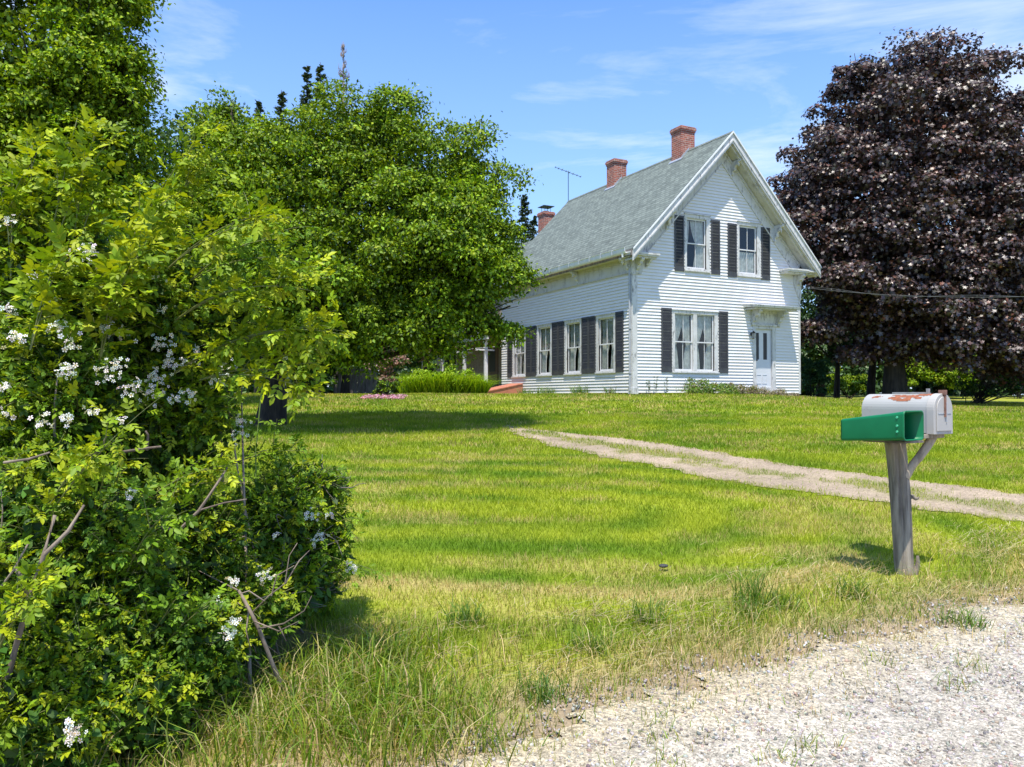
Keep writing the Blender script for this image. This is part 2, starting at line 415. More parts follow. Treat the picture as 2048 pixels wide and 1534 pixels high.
# ------------------------------------------------------------------ small-object mesh builder
class MB:
    def __init__(self, f=None): self.bm = bmesh.new(); self.f = f or (lambda a, b, c: (a, b, c))
    def hexa(self, p):
        vs = [self.bm.verts.new(self.f(*q)) for q in p]
        for q in ((0, 3, 2, 1), (4, 5, 6, 7), (0, 1, 5, 4), (1, 2, 6, 5), (2, 3, 7, 6), (3, 0, 4, 7)):
            self.bm.faces.new([vs[i] for i in q])
    def box(self, a0, a1, b0, b1, c0, c1):
        self.hexa([(a0, b0, c0), (a1, b0, c0), (a1, b1, c0), (a0, b1, c0), (a0, b0, c1), (a1, b0, c1), (a1, b1, c1), (a0, b1, c1)])
    def poly(self, pts):
        self.bm.faces.new([self.bm.verts.new(self.f(*q)) for q in pts])
    def prism(self, prof, ext0, ext1):
        """prof: list of 3-points; extruded by vector ext1-ext0"""
        a = [self.bm.verts.new(self.f(p[0] + ext0[0], p[1] + ext0[1], p[2] + ext0[2])) for p in prof]
        b = [self.bm.verts.new(self.f(p[0] + ext1[0], p[1] + ext1[1], p[2] + ext1[2])) for p in prof]
        n = len(prof)
        self.bm.faces.new(a); self.bm.faces.new(list(reversed(b)))
        for i in range(n): self.bm.faces.new([a[i], b[i], b[(i + 1) % n], a[(i + 1) % n]])
    def cyl(self, p0, p1, r0, r1=None, n=10, cap=True):
        r1 = r0 if r1 is None else r1
        p0 = Vector(p0); p1 = Vector(p1); d = (p1 - p0).normalized()
        a = d.cross(Vector((0, 0, 1)));
        if a.length < 1e-3: a = d.cross(Vector((1, 0, 0)))
        a.normalize(); b = d.cross(a)
        A = []; B = []
        for i in range(n):
            t = i / n * 2 * math.pi; o = a * math.cos(t) + b * math.sin(t)
            A.append(self.bm.verts.new(self.f(*(p0 + o * r0)))); B.append(self.bm.verts.new(self.f(*(p1 + o * r1))))
        for i in range(n): self.bm.faces.new([A[i], A[(i + 1) % n], B[(i + 1) % n], B[i]])
        if cap: self.bm.faces.new(A); self.bm.faces.new(list(reversed(B)))
    def build(self, name, mat, parent=None, bevel=0.0, smooth=False):
        bmesh.ops.recalc_face_normals(self.bm, faces=self.bm.faces)
        me = bpy.data.meshes.new(name); self.bm.to_mesh(me); self.bm.free()
        if smooth:
            for p in me.polygons: p.use_smooth = True
        o = new_obj(name, me, parent, mat)
        if bevel:
            b = o.modifiers.new('bevel', 'BEVEL'); b.width = bevel; b.segments = 2; b.limit_method = 'ANGLE'
        return o

# ==================================================================== GROUND
def drive_pts():
    P = [(1010, 850), (1050, 862), (1200, 888), (1350, 914), (1500, 940), (1650, 960), (1800, 980), (1920, 998), (2048, 1015), (2300, 1050)]
    o = []
    for x, y in P:
        Y = 1.417 / ((y - HORY) / FPX + .0567); o.append(((x - 1024) / FPX * Y, Y))
    return np.array(o)
DRV = drive_pts()
_e = DRV[-1] - DRV[-2]; DRV = np.vstack([DRV, DRV[-1] + _e / np.linalg.norm(_e) * 3.0])
def seg_dist(X, Y, P):
    """signed distance to polyline and arclength"""
    X = np.asarray(X, float); Y = np.asarray(Y, float)
    best = np.full(X.shape, 1e9); sd = np.zeros(X.shape); al = np.zeros(X.shape); acc = 0
    for i in range(len(P) - 1):
        a, b = P[i], P[i + 1]; d = b - a; l = np.linalg.norm(d); d = d / l
        t = np.clip((X - a[0]) * d[0] + (Y - a[1]) * d[1], 0, l)
        qx = X - a[0] - t * d[0]; qy = Y - a[1] - t * d[1]; q = np.hypot(qx, qy)
        s = np.sign(d[0] * qy - d[1] * qx)
        k = q < best; best = np.where(k, q, best); sd = np.where(k, s * q, sd); al = np.where(k, acc + t, al); acc += l
    return sd, al, acc
# road: straight edge from (−.04,2.7) to (2.9,4.2)
RE0 = np.array([-0.39, 2.75]); RDIR = np.array([2.9, 1.55]); RDIR = RDIR / np.linalg.norm(RDIR); RN = np.array([RDIR[1], -RDIR[0]])
def road_d(X, Y):
    """metres inside the road (positive) from its grass edge"""
    X = np.asarray(X, float); Y = np.asarray(Y, float)
    d = (X - RE0[0]) * RN[0] + (Y - RE0[1]) * RN[1]
    s = (X - RE0[0]) * RDIR[0] + (Y - RE0[1]) * RDIR[1]
    return d + .42 * (fbm(s * .9, d * .9, 3, 31) - .5) + .34 * (fbm(X * 6, Y * 6, 3, 33) - .5)
def drive_half(al, tot):
    return .76 * sstep(-.8, 4.0, al) + .08
BUSHC = [(-2.35, 3.3, 1.45), (-1.45, 3.75, .75)]

def stripes(X, Y):
    """mowing bands: nested U turns round a half-line running left"""
    t0 = np.array([.65, 7.0]); d = np.array([-1.0, .16]); d /= np.linalg.norm(d)
    t = np.maximum((X - t0[0]) * d[0] + (Y - t0[1]) * d[1], 0)
    q = np.hypot(X - t0[0] - t * d[0], Y - t0[1] - t * d[1])
    q = q + .45 * (fbm(X * .55, Y * .55, 3, 77) - .5)
    a = np.sin(q * 2 * math.pi / .80)
    sd, al, tot = seg_dist(X, Y, DRV)
    b = np.sin(Y * 2 * math.pi / 2.1 + .35 * X)
    wob = .65 + .7 * fbm(X * .8 + 9, Y * .8, 2, 91)
    return np.where((Y < 11) & (sd < 0), a, b * .35) * wob, q

G_MID = np.array([.120, .215, .009]); G_LIME = np.array([.305, .36, .020]); STRAW = np.array([.54, .42, .17])
def lawn_colour(X, Y, n, blade=True):
    s, q = stripes(X, Y)
    pn = fbm(X * .55 + 3, Y * .55, 4, 3); fine = fbm(X * 3.1, Y * 3.1, 3, 9)
    k = np.clip(.50 + .33 * s + 1.3 * (pn - .5) + 1.1 * (fine - .5), 0, 1)[..., None]  # bands: light and dark lean of the mown blades, painted into the colour
    c = G_MID * (1 - k) + G_LIME * k
    # straw patches: dry mown clippings
    dry = np.clip((fbm(X * 1.4, Y * 3.0, 4, 21) - .50) * 3.6 + .14 * s - .03, 0, .50)
    edge = np.exp(-((q - 2.35) / .09) ** 2) * (Y < 7) * .8 * (X < 2.4)      # yellow line left by the last pass
    rd = -road_d(X, Y)
    verge = (1 - sstep(.22, .80, rd)) * .75
    near_house = sstep(20, 24, Y) * .18
    dry = np.clip(dry + edge + near_house, 0, .9)
    if blade:
        tan = rng.random(np.shape(X)) < (dry * .75 + verge * .55)
        c = np.where(tan[..., None], STRAW * (0.6 + .5 * rng.random((*np.shape(X), 1))), c)
        c = c * (1 + .22 * rng.normal(size=(*np.shape(X), 1)))
    else:
        f = np.clip(dry * .8 + verge * .7, 0, 1)[..., None]
        c = c * .8 * (1 - f) + STRAW * .72 * f
        e_ = (1 - sstep(.05, .55, rd))[..., None]; c = c * (1 - e_) + np.array([.30, .235, .15]) * (.7 + .6 * fine[..., None]) * e_
    return np.clip(c, .005, 1)

def axis(*segs):
    o = []
    for a, b, st in segs: o.append(np.arange(a, b, st))
    return np.concatenate(o + [[segs[-1][1]]])
gx = axis((-400, -100, 30), (-100, -20, 4), (-20, -8, .6), (-8, 8, .09), (8, 22, .6), (22, 100, 4), (100, 400, 30))
gy = axis((-20, 1.5, 1.0), (1.5, 12, .08), (12, 30, .3), (30, 60, 2), (60, 600, 30))
GX, GY = np.meshgrid(gx, gy, indexing='ij')
def grid_mesh(name, GX, GY, Z, C, keep, mat, parent=None):
    nx, ny = GX.shape
    V = np.stack([GX.ravel(), GY.ravel(), Z.ravel()], 1)
    i, j = np.meshgrid(np.arange(nx - 1), np.arange(ny - 1), indexing='ij')
    a = (i * ny + j).ravel(); F = np.stack([a, a + ny, a + ny + 1, a + 1], 1)
    if keep is not None:
        kk = keep.ravel(); F = F[kk[F[:, 0]] & kk[F[:, 2]]]
        used = np.unique(F); mp_ = np.full(len(V), -1); mp_[used] = np.arange(len(used)); V = V[used]; F = mp_[F]; C = C.reshape(-1, 3)[used]
    else: C = C.reshape(-1, 3)
    return poly_mesh(name, V, F, C, mat, parent, smooth=True)
gc = lawn_colour(GX, GY, None, blade=False)
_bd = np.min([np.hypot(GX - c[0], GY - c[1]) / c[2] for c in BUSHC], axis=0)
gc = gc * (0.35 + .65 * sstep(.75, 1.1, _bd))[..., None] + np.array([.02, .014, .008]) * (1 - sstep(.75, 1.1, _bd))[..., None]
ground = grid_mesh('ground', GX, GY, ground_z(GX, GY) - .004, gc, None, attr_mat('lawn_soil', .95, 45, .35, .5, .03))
tag(ground, 'mown lawn sloping up from the gravel road to the house', kind='structure')

# road sheet (gravel), ragged edge
ss = np.arange(-4, 16, .05); dd = np.concatenate([np.arange(-.5, 2.2, .03), np.arange(2.2, 8, .5)])
SS, DD = np.meshgrid(ss, dd, indexing='ij')
RX = RE0[0] + SS * RDIR[0] + DD * RN[0]; RY = RE0[1] + SS * RDIR[1] + DD * RN[1]
rdv = road_d(RX, RY)
gn = fbm(RX * 2.2, RY * 2.2, 4, 41)[..., None]; gf = fbm(RX * 14, RY * 14, 2, 43)[..., None]
rcol = np.array([.335, .305, .252]) * (0.74 + .5 * gn) * (.82 + .36 * gf)
brn = np.clip(1 - rdv / .6, 0, 1)[..., None] * .75
rcol = rcol * (1 - brn) + np.array([.34, .28, .17]) * brn
road = grid_mesh('road', RX, RY, ground_z(RX, RY) + .006 + .012 * (gf[..., 0] - .5), rcol, rdv > 0, gravel_mat('gravel_road', 85, .95))
tag(road, 'pale gravel road shoulder in the foreground', kind='structure')

# driveway sheet: two gravel wheel tracks with a grassy middle
dx = np.arange(-1, 9, .06); dy = np.arange(4.5, 16, .06)
DX, DY = np.meshgrid(dx, dy, indexing='ij')
def drive_mask(X, Y):
    sd, al, tot = seg_dist(X, Y, DRV)
    n = fbm(X * 2.3, Y * 2.3, 3, 51) - .5; n2 = fbm(X * 9, Y * 9, 2, 53) - .5
    h = drive_half(al, tot)
    e = h - np.abs(sd) + .22 * n + .16 * n2
    mid = (.22 - np.abs(sd) + .6 * n + .35 * n2) * (.25 + .75 * sstep(11.0, 4.0, al)) + (.0 + .5 * n) * .3     # grass strip fades near the road
    return e, mid, al, sd
de, dm, dal, dsd = drive_mask(DX, DY)
dn = fbm(DX * 3, DY * 3, 4, 57)[..., None]
dcol = np.array([.30, .238, .170]) * (.72 + .55 * dn)
gmix = np.clip((dm[..., None] + .10) * 3, 0, .8); dcol = dcol * (1 - gmix) + np.array([.17, .17, .05]) * gmix
emx = np.clip(1 - de / .16, 0, 1)[..., None] * .6; dcol = dcol * (1 - emx) + np.array([.24, .20, .09]) * emx
driveway = grid_mesh('driveway', DX, DY, ground_z(DX, DY) + .005, dcol, (de > 0) & (dal > .02), gravel_mat('gravel_drive', 60, .6))
tag(driveway, 'two-track gravel driveway curving across the lawn', kind='structure')

# ------------------------------------------------------------------ grass
def blades(X, Y, H, W, C, lean=.35, seg=2, tipc=1.25):
    n = len(X); Z = ground_z(X, Y)
    a = rng.random(n) * 2 * math.pi; la = rng.random(n) * 2 * math.pi
    ln = H * lean * rng.random(n) ** .7 * 1.4
    wx, wy = np.cos(a) * W / 2, np.sin(a) * W / 2
    lx, ly = np.cos(la) * ln, np.sin(la) * ln
    P = np.stack([X, Y, Z - .005], 1); Wv = np.stack([wx, wy, np.zeros(n)], 1)
    mid = P + np.stack([lx * .35, ly * .35, H * .6], 1); tip = P + np.stack([lx, ly, H * (1 - .25 * lean)], 1)
    if seg == 1:
        V = np.stack([P - Wv, P + Wv, tip], 1).reshape(-1, 3); F = np.arange(3 * n).reshape(n, 3)
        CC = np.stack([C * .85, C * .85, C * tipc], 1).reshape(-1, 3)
    else:
        V = np.stack([P - Wv, P + Wv, mid - Wv * .75, mid + Wv * .75, tip], 1).reshape(-1, 3)
        b = (np.arange(n) * 5)[:, None, None]; F = (np.array([[0, 1, 3], [0, 3, 2], [2, 3, 4]])[None] + b).reshape(-1, 3)
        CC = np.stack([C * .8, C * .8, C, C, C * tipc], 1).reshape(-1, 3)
    return V, F, np.clip(CC, .003, 1)

def scatter(Y0, Y1, dens, xm=.86):
    A = (Y1 ** 2 - Y0 ** 2) * xm + 1.2 * (Y1 - Y0); n = int(A * dens)
    Y = np.sqrt(Y0 ** 2 + rng.random(n) * (Y1 ** 2 - Y0 ** 2)); X = (rng.random(n) * 2 - 1) * (Y * xm + .9)
    return X, Y

HOUSE_A = 0.46867; HC = np.array([3.7893, 25.0572]); HZ = CAMZ + .1203
HU = np.array([math.cos(HOUSE_A), math.sin(HOUSE_A)]); HV = np.array([-math.sin(HOUSE_A), math.cos(HOUSE_A)])
def in_house(X, Y):
    u = (X - HC[0]) * HU[0] + (Y - HC[1]) * HU[1]; v = (X - HC[0]) * HV[0] + (Y - HC[1]) * HV[1]
    return (u > -.05) & (u < 7.2) & (v > -.05) & (v < 19)

lawn_parts = []
for (Y0, Y1, dens, wd, hh, seg) in ((2.3, 4.2, 7000, .0032, .050, 2), (4.2, 7, 5200, .0042, .045, 1), (7, 11, 2600, .0070, .048, 1), (11, 18, 1150, .012, .055, 1), (18, 34, 300, .024, .065, 1)):
    X, Y = scatter(Y0, Y1, dens)
    e, mid, al, sd = drive_mask(X, Y)
    bd = np.min([np.hypot(X - c[0], Y - c[1]) / c[2] for c in BUSHC], axis=0)
    rr = road_d(X, Y)
    on_drive = (e > .02) & (al > .02)
    keep = (~on_drive | ((mid > 0) & (rng.random(len(X)) < .55)) | (on_drive & (rng.random(len(X)) < .03)) | ((e < .16) & (rng.random(len(X)) < .45)))
    keep &= (bd > .72) & ((rr < -.12) | ((rr < .1) & (rng.random(len(X)) < .35)) | ((rr < .6) & (rng.random(len(X)) < .07))) & ~in_house(X, Y)
    verge_thin = (rr > -.9) & (rng.random(len(X)) < .45); keep &= ~verge_thin
    X = X[keep]; Y = Y[keep]
    H = hh * (.6 + .8 * rng.random(len(X))) * (1 + .5 * (fbm(X * 1.3, Y * 1.3, 2, 61) - .5))
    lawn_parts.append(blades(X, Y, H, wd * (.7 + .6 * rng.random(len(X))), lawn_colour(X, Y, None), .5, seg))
V, F, C = merge(lawn_parts)
tag(poly_mesh('lawn_grass', V, F, C, M['blade']), 'short mown green lawn grass with dry straw patches', 'grass', kind='stuff')

# tall unmown grass on the verge
def vergept(n, smin, smax, dmin, dmax):
    s = smin + rng.random(n) * (smax - smin); d = dmin + rng.random(n) ** 1.0 * (dmax - dmin)
    X = RE0[0] + s * RDIR[0] - d * RN[0]; Y = RE0[1] + s * RDIR[1] - d * RN[1]
    return X, Y
tall = []
X, Y = vergept(16000, -2.5, 8, -.35, .92)
d_ = -road_d(X, Y); den = np.clip(1.15 - np.abs(d_ - .45) / .55, .05, 1) * (.25 + 1.1 * fbm(X * 1.8, Y * 1.8, 3, 71))
k = (rng.random(len(X)) < den); X, Y = X[k], Y[k]
C = pal([(.12, .22, .01), (.22, .30, .02), (.42, .34, .13), (.56, .45, .21)], [1.1, 1.3, 1.0, 1.0], len(X))
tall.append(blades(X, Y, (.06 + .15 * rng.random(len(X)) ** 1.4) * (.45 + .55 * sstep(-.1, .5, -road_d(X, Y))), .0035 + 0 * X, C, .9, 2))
# taller lush clumps right of the bush
cx = np.array([[-.80, 3.05], [-.72, 3.3], [-.52, 3.25], [-.45, 2.95], [-.68, 2.9], [-.90, 3.35], [-.66, 3.55], [-.34, 3.15], [-.22, 2.9], [-.98, 2.85], [-.5, 3.75]])
for (a_, b_) in cx:
    n = 240; X = a_ + .14 * rng.normal(size=n); Y = b_ + .14 * rng.normal(size=n)
    C = pal([(.10, .19, .010), (.17, .26, .018), (.28, .32, .04), (.46, .38, .17)], [1.2, 1.3, .9, .8], n)
    tall.append(blades(X, Y, .07 + .17 * rng.random(n), .0042 + .0025 * rng.random(n), C, .85, 2))
for (px, py, h) in ((930, 1245, .16), (1085, 1395, .14), (1290, 1245, .16), (1560, 1215, .13), (1500, 1235, .12), (1700, 1195, .16), (1500, 1210, .24), (1930, 1250, .12), (1180, 1300, .12), (640, 1225, .3), (620, 1180, .35), (780, 1330, .25)):
    Yc = 1.417 / ((py - HORY) / FPX + .0567); Xc = (px - 1024) / FPX * Yc; n = 110
    C = pal([(.07, .17, .02), (.13, .22, .03), (.20, .25, .05)], [1, 1, .5], n)
    tall.append(blades(Xc + .05 * rng.normal(size=n), Yc + .05 * rng.normal(size=n), h * (.4 + .8 * rng.random(n)), .0048 + 0 * rng.random(n), C, .9, 2))
for q in range(46):
    s_ = .2 + 7 * rng.random(); d__ = -.62 + .9 * rng.random(); Xc = RE0[0] + s_ * RDIR[0] - d__ * RN[0]; Yc = RE0[1] + s_ * RDIR[1] - d__ * RN[1]; n = 34
    C = pal([(.12, .22, .015), (.22, .30, .03), (.45, .37, .17)], [1, 1, .9], n)
    tall.append(blades(Xc + .05 * rng.normal(size=n), Yc + .05 * rng.normal(size=n), .03 + .07 * rng.random(n), .0036 + 0 * rng.random(n), C, .9, 2))
# left corner long blades
n = 120; X = -2.0 + .9 * rng.random(n); Y = 2.55 + .35 * rng.random(n)
tall.append(blades(X, Y, .12 + .25 * rng.random(n), .006 + 0 * X, pal([(.07, .15, .015), (.15, .22, .03), (.3, .28, .1)], [1, 1, .5], n), .8, 2))
V, F, C = merge(tall)
tag(poly_mesh('verge_grass', V, F, C, M['blade']), 'long unmown green and tan grass along the road verge', 'grass', kind='stuff')

# straw: mown hay lying flat along the verge
n = 9000; s = -1 + 9 * rng.random(n); d = np.abs(.68 + .34 * rng.normal(size=n)); X = RE0[0] + s * RDIR[0] - d * RN[0]; Y = RE0[1] + s * RDIR[1] - d * RN[1]
k = rng.random(n) < np.clip((fbm(X * 1.6, Y * 2.6, 3, 81) - .35) * 3, .08, 1); X, Y = X[k], Y[k]; n = len(X)
a = rng.normal(size=n) * .8 + math.atan2(RDIR[1], RDIR[0]); Ls = .05 + .16 * rng.random(n) ** 1.5
Z = ground_z(X, Y) + .015 + .05 * rng.random(n); dv = np.stack([np.cos(a), np.sin(a), .12 * rng.normal(size=n)], 1) * Ls[:, None]
P0 = np.stack([X, Y, Z], 1); sd_ = np.stack([-np.sin(a), np.cos(a), 0 * a], 1) * .0014
V = np.stack([P0 - sd_, P0 + sd_, P0 + dv * .5 + np.array([0, 0, .012]) + sd_, P0 + dv * .5 + np.array([0, 0, .012]) - sd_, P0 + dv], 1).reshape(-1, 3)
F = (np.array([[0, 1, 2], [0, 2, 3], [3, 2, 4]])[None] + (np.arange(n) * 5)[:, None, None]).reshape(-1, 3)
C = np.repeat(pal([(.50, .42, .24), (.38, .30, .15), (.58, .50, .32)], [1, .8, .6], n), 5, axis=0)
tag(poly_mesh('straw', V, F, C, M['blade']), 'dry mown straw lying along the verge', 'straw', kind='stuff')

# loose stones
ico = bmesh.new(); bmesh.ops.create_icosphere(ico, subdivisions=1, radius=1.0)
IV = np.array([v.co[:] for v in ico.verts]); IF = np.array([[v.index for v in f.verts] for f in ico.faces]); ico.free()
def stones(X, Y, S, C, lift=0.0):
    n = len(X); q = rng.normal(size=(n, 3, 3)); 
    a = norm(q[:, 0]); b = norm(np.cross(a, q[:, 1])); c = np.cross(a, b)
    Mx = np.stack([a, b, c], 1)
    sc3 = S[:, None] * np.stack([1 + .3 * rng.random(n), .8 + .3 * rng.random(n), .5 + .25 * rng.random(n)], 1)
    V = np.einsum('vk,nk,nkj->nvj', IV, sc3, Mx) * (1 + .18 * rng.normal(size=(n, len(IV), 1)))
    V = V + np.stack([X, Y, ground_z(X, Y) + .004 + S * .25], 1)[:, None]
    return V.reshape(-1, 3), (IF[None] + (np.arange(n) * len(IV))[:, None, None]).reshape(-1, 3), np.repeat(C, len(IV), axis=0)
n = 110000; s = -1 + 7.5 * rng.random(n); d = -.3 + 2.4 * rng.random(n); X = RE0[0] + s * RDIR[0] + d * RN[0]; Y = RE0[1] + s * RDIR[1] + d * RN[1]
k = (Y > 2.3) & (X < Y * .72 + .3) & (road_d(X, Y) > -.2) & (rng.random(n) < np.clip(.35 + road_d(X, Y) * 1.2, .12, 1)); X, Y = X[k], Y[k]; n = len(X)
st = stones(X, Y, .0022 + .0070 * rng.random(n) ** 3.0, pal([(.37, .35, .32), (.29, .27, .245), (.15, .14, .13), (.31, .245, .185), (.50, .48, .46)], [1.2, 1.2, .7, .6, .5], n, .14))
tag(poly_mesh('gravel', *st, attr_mat('pebble', .85, 300, .2, .1, .002)), 'loose pale and grey pebbles on the road shoulder', 'gravel', kind='stuff')

# ==================================================================== HOUSE
house = empty('farmhouse', (HC[0], HC[1], HZ), HOUSE_A, 'white clapboard farmhouse with steep grey-green shingle roof and dark shutters', 'house')
FR = lambda s, d, z: (s, -d, z)            # front wall: s to the right, d outwards
SD = lambda s, d, z: (-d, s, z)            # left side wall: s away from the camera
HW, HL = 7.15, 9.3
UC, ZR, RM = 3.62, 8.61, 1.0475
HT = 4.0; ROH = .55; RB = 9.95
WALLTOP = ZR - .30
CR = .1035

def siding(mb, lo, hi, z0, z1, opens, lip=.030):
    z = z0
    while z < z1 - 1e-4:
        zt = min(z + CR, z1)
        cuts = sorted({z, zt} | {q for o in opens for q in (o[2], o[3]) if z < q < zt})
        for a, b in zip(cuts[:-1], cuts[1:]):
            m = (a + b) / 2; iv = [(None, None)]; segs = []
            bl = sorted([(o[0], o[1]) for o in opens if o[2] <= m <= o[3]])
            da = lip * (1 - (a - z) / CR) + .002; db = lip * (1 - (b - z) / CR) + .002
            xs = [None] + [q for o in bl for q in o] + [None]
            for i in range(0, len(xs), 2):
                l, r = xs[i], xs[i + 1]
                l0, l1 = (lo(a), lo(b)) if l is None else (l, l)
                r0, r1 = (hi(a), hi(b)) if r is None else (r, r)
                if r0 - l0 < .01 and r1 - l1 < .01: continue
                if r0 < l0: continue
                if r1 < l1: l1 = r1 = (l1 + r1) / 2
                mb.poly([(l0, da, a), (r0, da, a), (r1, db, b), (l1, db, b)])
                if a == z: mb.poly([(l0, .001, a), (r0, .001, a), (r0, da, a), (l0, da, a)])
        z = zt

win_front = [('big', 1.52, 3.42, .64, 2.69, [(1.68, 2.33), (2.58, 3.22)], .77, 2.54)]
win_up = [('a', 2.04, 3.08, 3.96, 5.85, [(2.18, 2.89)], 4.12, 5.66), ('b', 4.28, 5.32, 3.94, 5.82, [(4.42, 5.11)], 4.11, 5.63)]
win_side = [('s', c - .57, c + .57, .64, 2.60, [(c - .41, c + .40)], .78, 2.44) for c in (1.50, 3.57, 5.645, 7.71)]
op_f = [(q[1] + .02, q[2] - .02, q[3] + .02, q[4] - .02) for q in win_front + win_up] + [(4.99, 6.0, .06, 2.86)]
op_s = [(q[1] + .02, q[2] - .02, q[3] + .02, q[4] - .02) for q in win_side]
mb = MB(FR)
gl = lambda z: max(.02, UC - (WALLTOP - z) / RM); gh = lambda z: min(HW - .02, UC + (WALLTOP - z) / RM)
siding(mb, gl, gh, 0, WALLTOP - .02, op_f)
mb.f = SD; siding(mb, lambda z: .0, lambda z: HL, 0, 4.3, op_s)
mb.f = lambda s, d, z: (HW + d, s, z); siding(mb, lambda z: 0, lambda z: HL, 0, 4.3, [])
mb.f = lambda s, d, z: (s, HL + d, z)
mb.poly([(0, 0, 0), (HW, 0, 0), (HW, 0, 4.9), (UC, 0, ZR - .1), (0, 0, 4.7)])
mb.build('wall', M['siding'], house)
mb = MB(); mb.box(.04, HW - .04, .04, HL - .04, -.9, -.002)
mb.build('foundation', M['stone'], house)

# roof slabs, with overhang at eaves and gables
mb = MB()
for sg in (-1, 1):
    a = (UC, ZR); b = (UC + sg * HT, ZR - RM * HT)
    prof = [(a[0], -ROH, a[1]), (b[0], -ROH, b[1]), (b[0], -ROH, b[1] - .07), (a[0], -ROH, a[1] - .10)]
    mb.prism(prof, (0, 0, 0), (0, RB + ROH, 0))
mb.prism([(UC - .10, -ROH - .01, ZR - .085), (UC, -ROH - .01, ZR + .02), (UC + .10, -ROH - .01, ZR - .085)], (0, 0, 0), (0, RB + ROH + .02, 0))
roof = mb.build('roof', M['roof'], house)
mb = MB()                                                      # bright metal drip edge up both rakes
for sg in (-1, 1):
    b = (UC + sg * HT, ZR - RM * HT)
    mb.prism([(UC, 0, ZR + .005), (b[0], 0, b[1] + .005), (b[0], 0, b[1] - .05), (UC, 0, ZR - .06)], (0, -ROH - .045, 0), (0, -ROH - .012, 0))
mb.build('drip_edge', M['gutter'], roof)

def rake(mb, o0, o1, y0, y1, ins=0.0, end=None):
    """chevron band hanging o0..o1 (vertical) below the roof surface between y0..y1"""
    for sg in (-1, 1):
        h = HT - ins; h2 = h if end is None else end
        mb.prism([(UC, 0, ZR - o0), (UC + sg * h2, 0, ZR - RM * h2 - o0), (UC + sg * h2, 0, ZR - RM * h2 - o1), (UC, 0, ZR - o1)], (0, y0, 0), (0, y1, 0))
mb = MB(); rake(mb, .055, .385, -ROH - .005, -ROH + .035); rake(mb, .25, .31, -ROH - .03, -ROH - .006, .02)
mb.build('rake_board', M['trim'], house)
mb = MB(); rake(mb, .33, .37, -ROH + .036, -.035, .05); rake(mb, .371, .45, -ROH + .10, -ROH + .17, .1)
mb.build('gable_soffit', M['soffit'], house)
mb = MB(); rake(mb, .33, .90, -.034, -.001, 0, 3.5); rake(mb, .40, .50, -.075, -.0345, 0, 3.5); rake(mb, .90, .955, -.055, -.003, 0, 3.12)
mb.build('gable_frieze', M['trim'], house)

mb = MB(SD)                                                    # side eaves: frieze board, box soffit, fascia
mb.box(.0, HL, .018, .045, 3.79, 4.24); mb.box(0, HL, .018, .07, 3.765, 3.79); mb.box(0, HL, .046, .085, 4.14, 4.24)
mb.build('eaves_frieze', M['soffit'], house)
mb = MB(SD); mb.box(-ROH + .04, RB - .05, .0, .37, 4.241, 4.27)
mb.build('eaves_soffit', M['soffit'], house)
mb = MB(SD); mb.box(-ROH + .04, RB - .02, .371, .395, 4.22, 4.40); mb.build('fascia', M['deadwood'], house)
mb = MB(lambda s, d, z: (HW + d, s, z)); mb.box(-ROH + .04, RB, 0, .42, 4.22, 4.26); mb.build('eaves_soffit', M['soffit'], house)
# gutter: moulded trough with hanger straps
mb = MB()
v0, v1 = -.30, RB - .1
mb.prism([(-.40, 0, 4.30), (-.475, 0, 4.30), (-.505, 0, 4.35), (-.52, 0, 4.45), (-.535, 0, 4.47), (-.515, 0, 4.475), (-.49, 0, 4.36), (-.46, 0, 4.32), (-.405, 0, 4.32)], (0, v0, 0), (0, v1, 0))
gut = mb.build('gutter', M['gutter'], house)
for i in range(15):
    v = .35 + i * .66; mb = MB()
    mb.box(-.533, -.38, v, v + .028, 4.476, 4.486); mb.box(-.541, -.5355, v, v + .028, 4.33, 4.475)
    mb.build('gutter_strap', M['door'], gut)
mb = MB(); mb.cyl((-.455, -.12, 4.299), (-.455, -.12, 4.19), .045, .038, 12); mb.build('outlet', M['gutter'], gut)
mb = MB(); mb.cyl((-.065, .075, .06), (-.065, .075, 3.92), .034, None, 12); mb.cyl((-.065, .075, 3.92), (-.13, .05, 4.03), .034, .03, 12)
for z in (.6, 2.0, 3.4): mb.box(-.105, -.02, .03, .12, z, z + .03)
mb.build('downspout', M['pipe'], house)

# corner boards with flared caps
def corner_pilaster(x0, x1, side):
    mb = MB(); 
    if side < 0:
        mb.box(-.035, x1, -.035, -.001, -.03, 3.72); mb.box(-.035, -.001, -.001, .17, -.03, 3.72)
        mb.box(-.055, x1 + .02, -.055, -.002, -.04, .16); mb.box(-.055, -.002, -.002, .19, -.04, .16)
    else:
        mb.box(x0, HW + .03, -.03, -.001, -.03, 3.72); mb.box(HW + .001, HW + .03, -.001, .13, -.03, 3.72)
    return mb.build('corner_board', M['trim'], house)
corner_pilaster(-.035, .15, -1); corner_pilaster(HW - .07, HW, 1)
for (c0, c1) in ((-.06, .34), (6.86, HW + .06)):
    mb = MB()
    mb.prism([(c0, 0, 4.23), (c1, 0, 4.23), (c1, 0, 3.82), (c1 - .05, 0, 3.74), (c0 + .02, 0, 3.70), (c0, 0, 3.78)] if c0 < 1 else
             [(c0, 0, 4.23), (c1, 0, 4.23), (c1, 0, 3.78), (c1 - .02, 0, 3.30), (c1 - .09, 0, 3.30), (c0 + .08, 0, 3.62), (c0, 0, 3.86)], (0, -.06, 0), (0, -.02, 0))
    xx = -.06 if c0 < 1 else HW + .02
    mb.box(xx, xx + .04, -.02, .30, 3.74, 4.23)
    mb.build('capital', M['trim'], house)
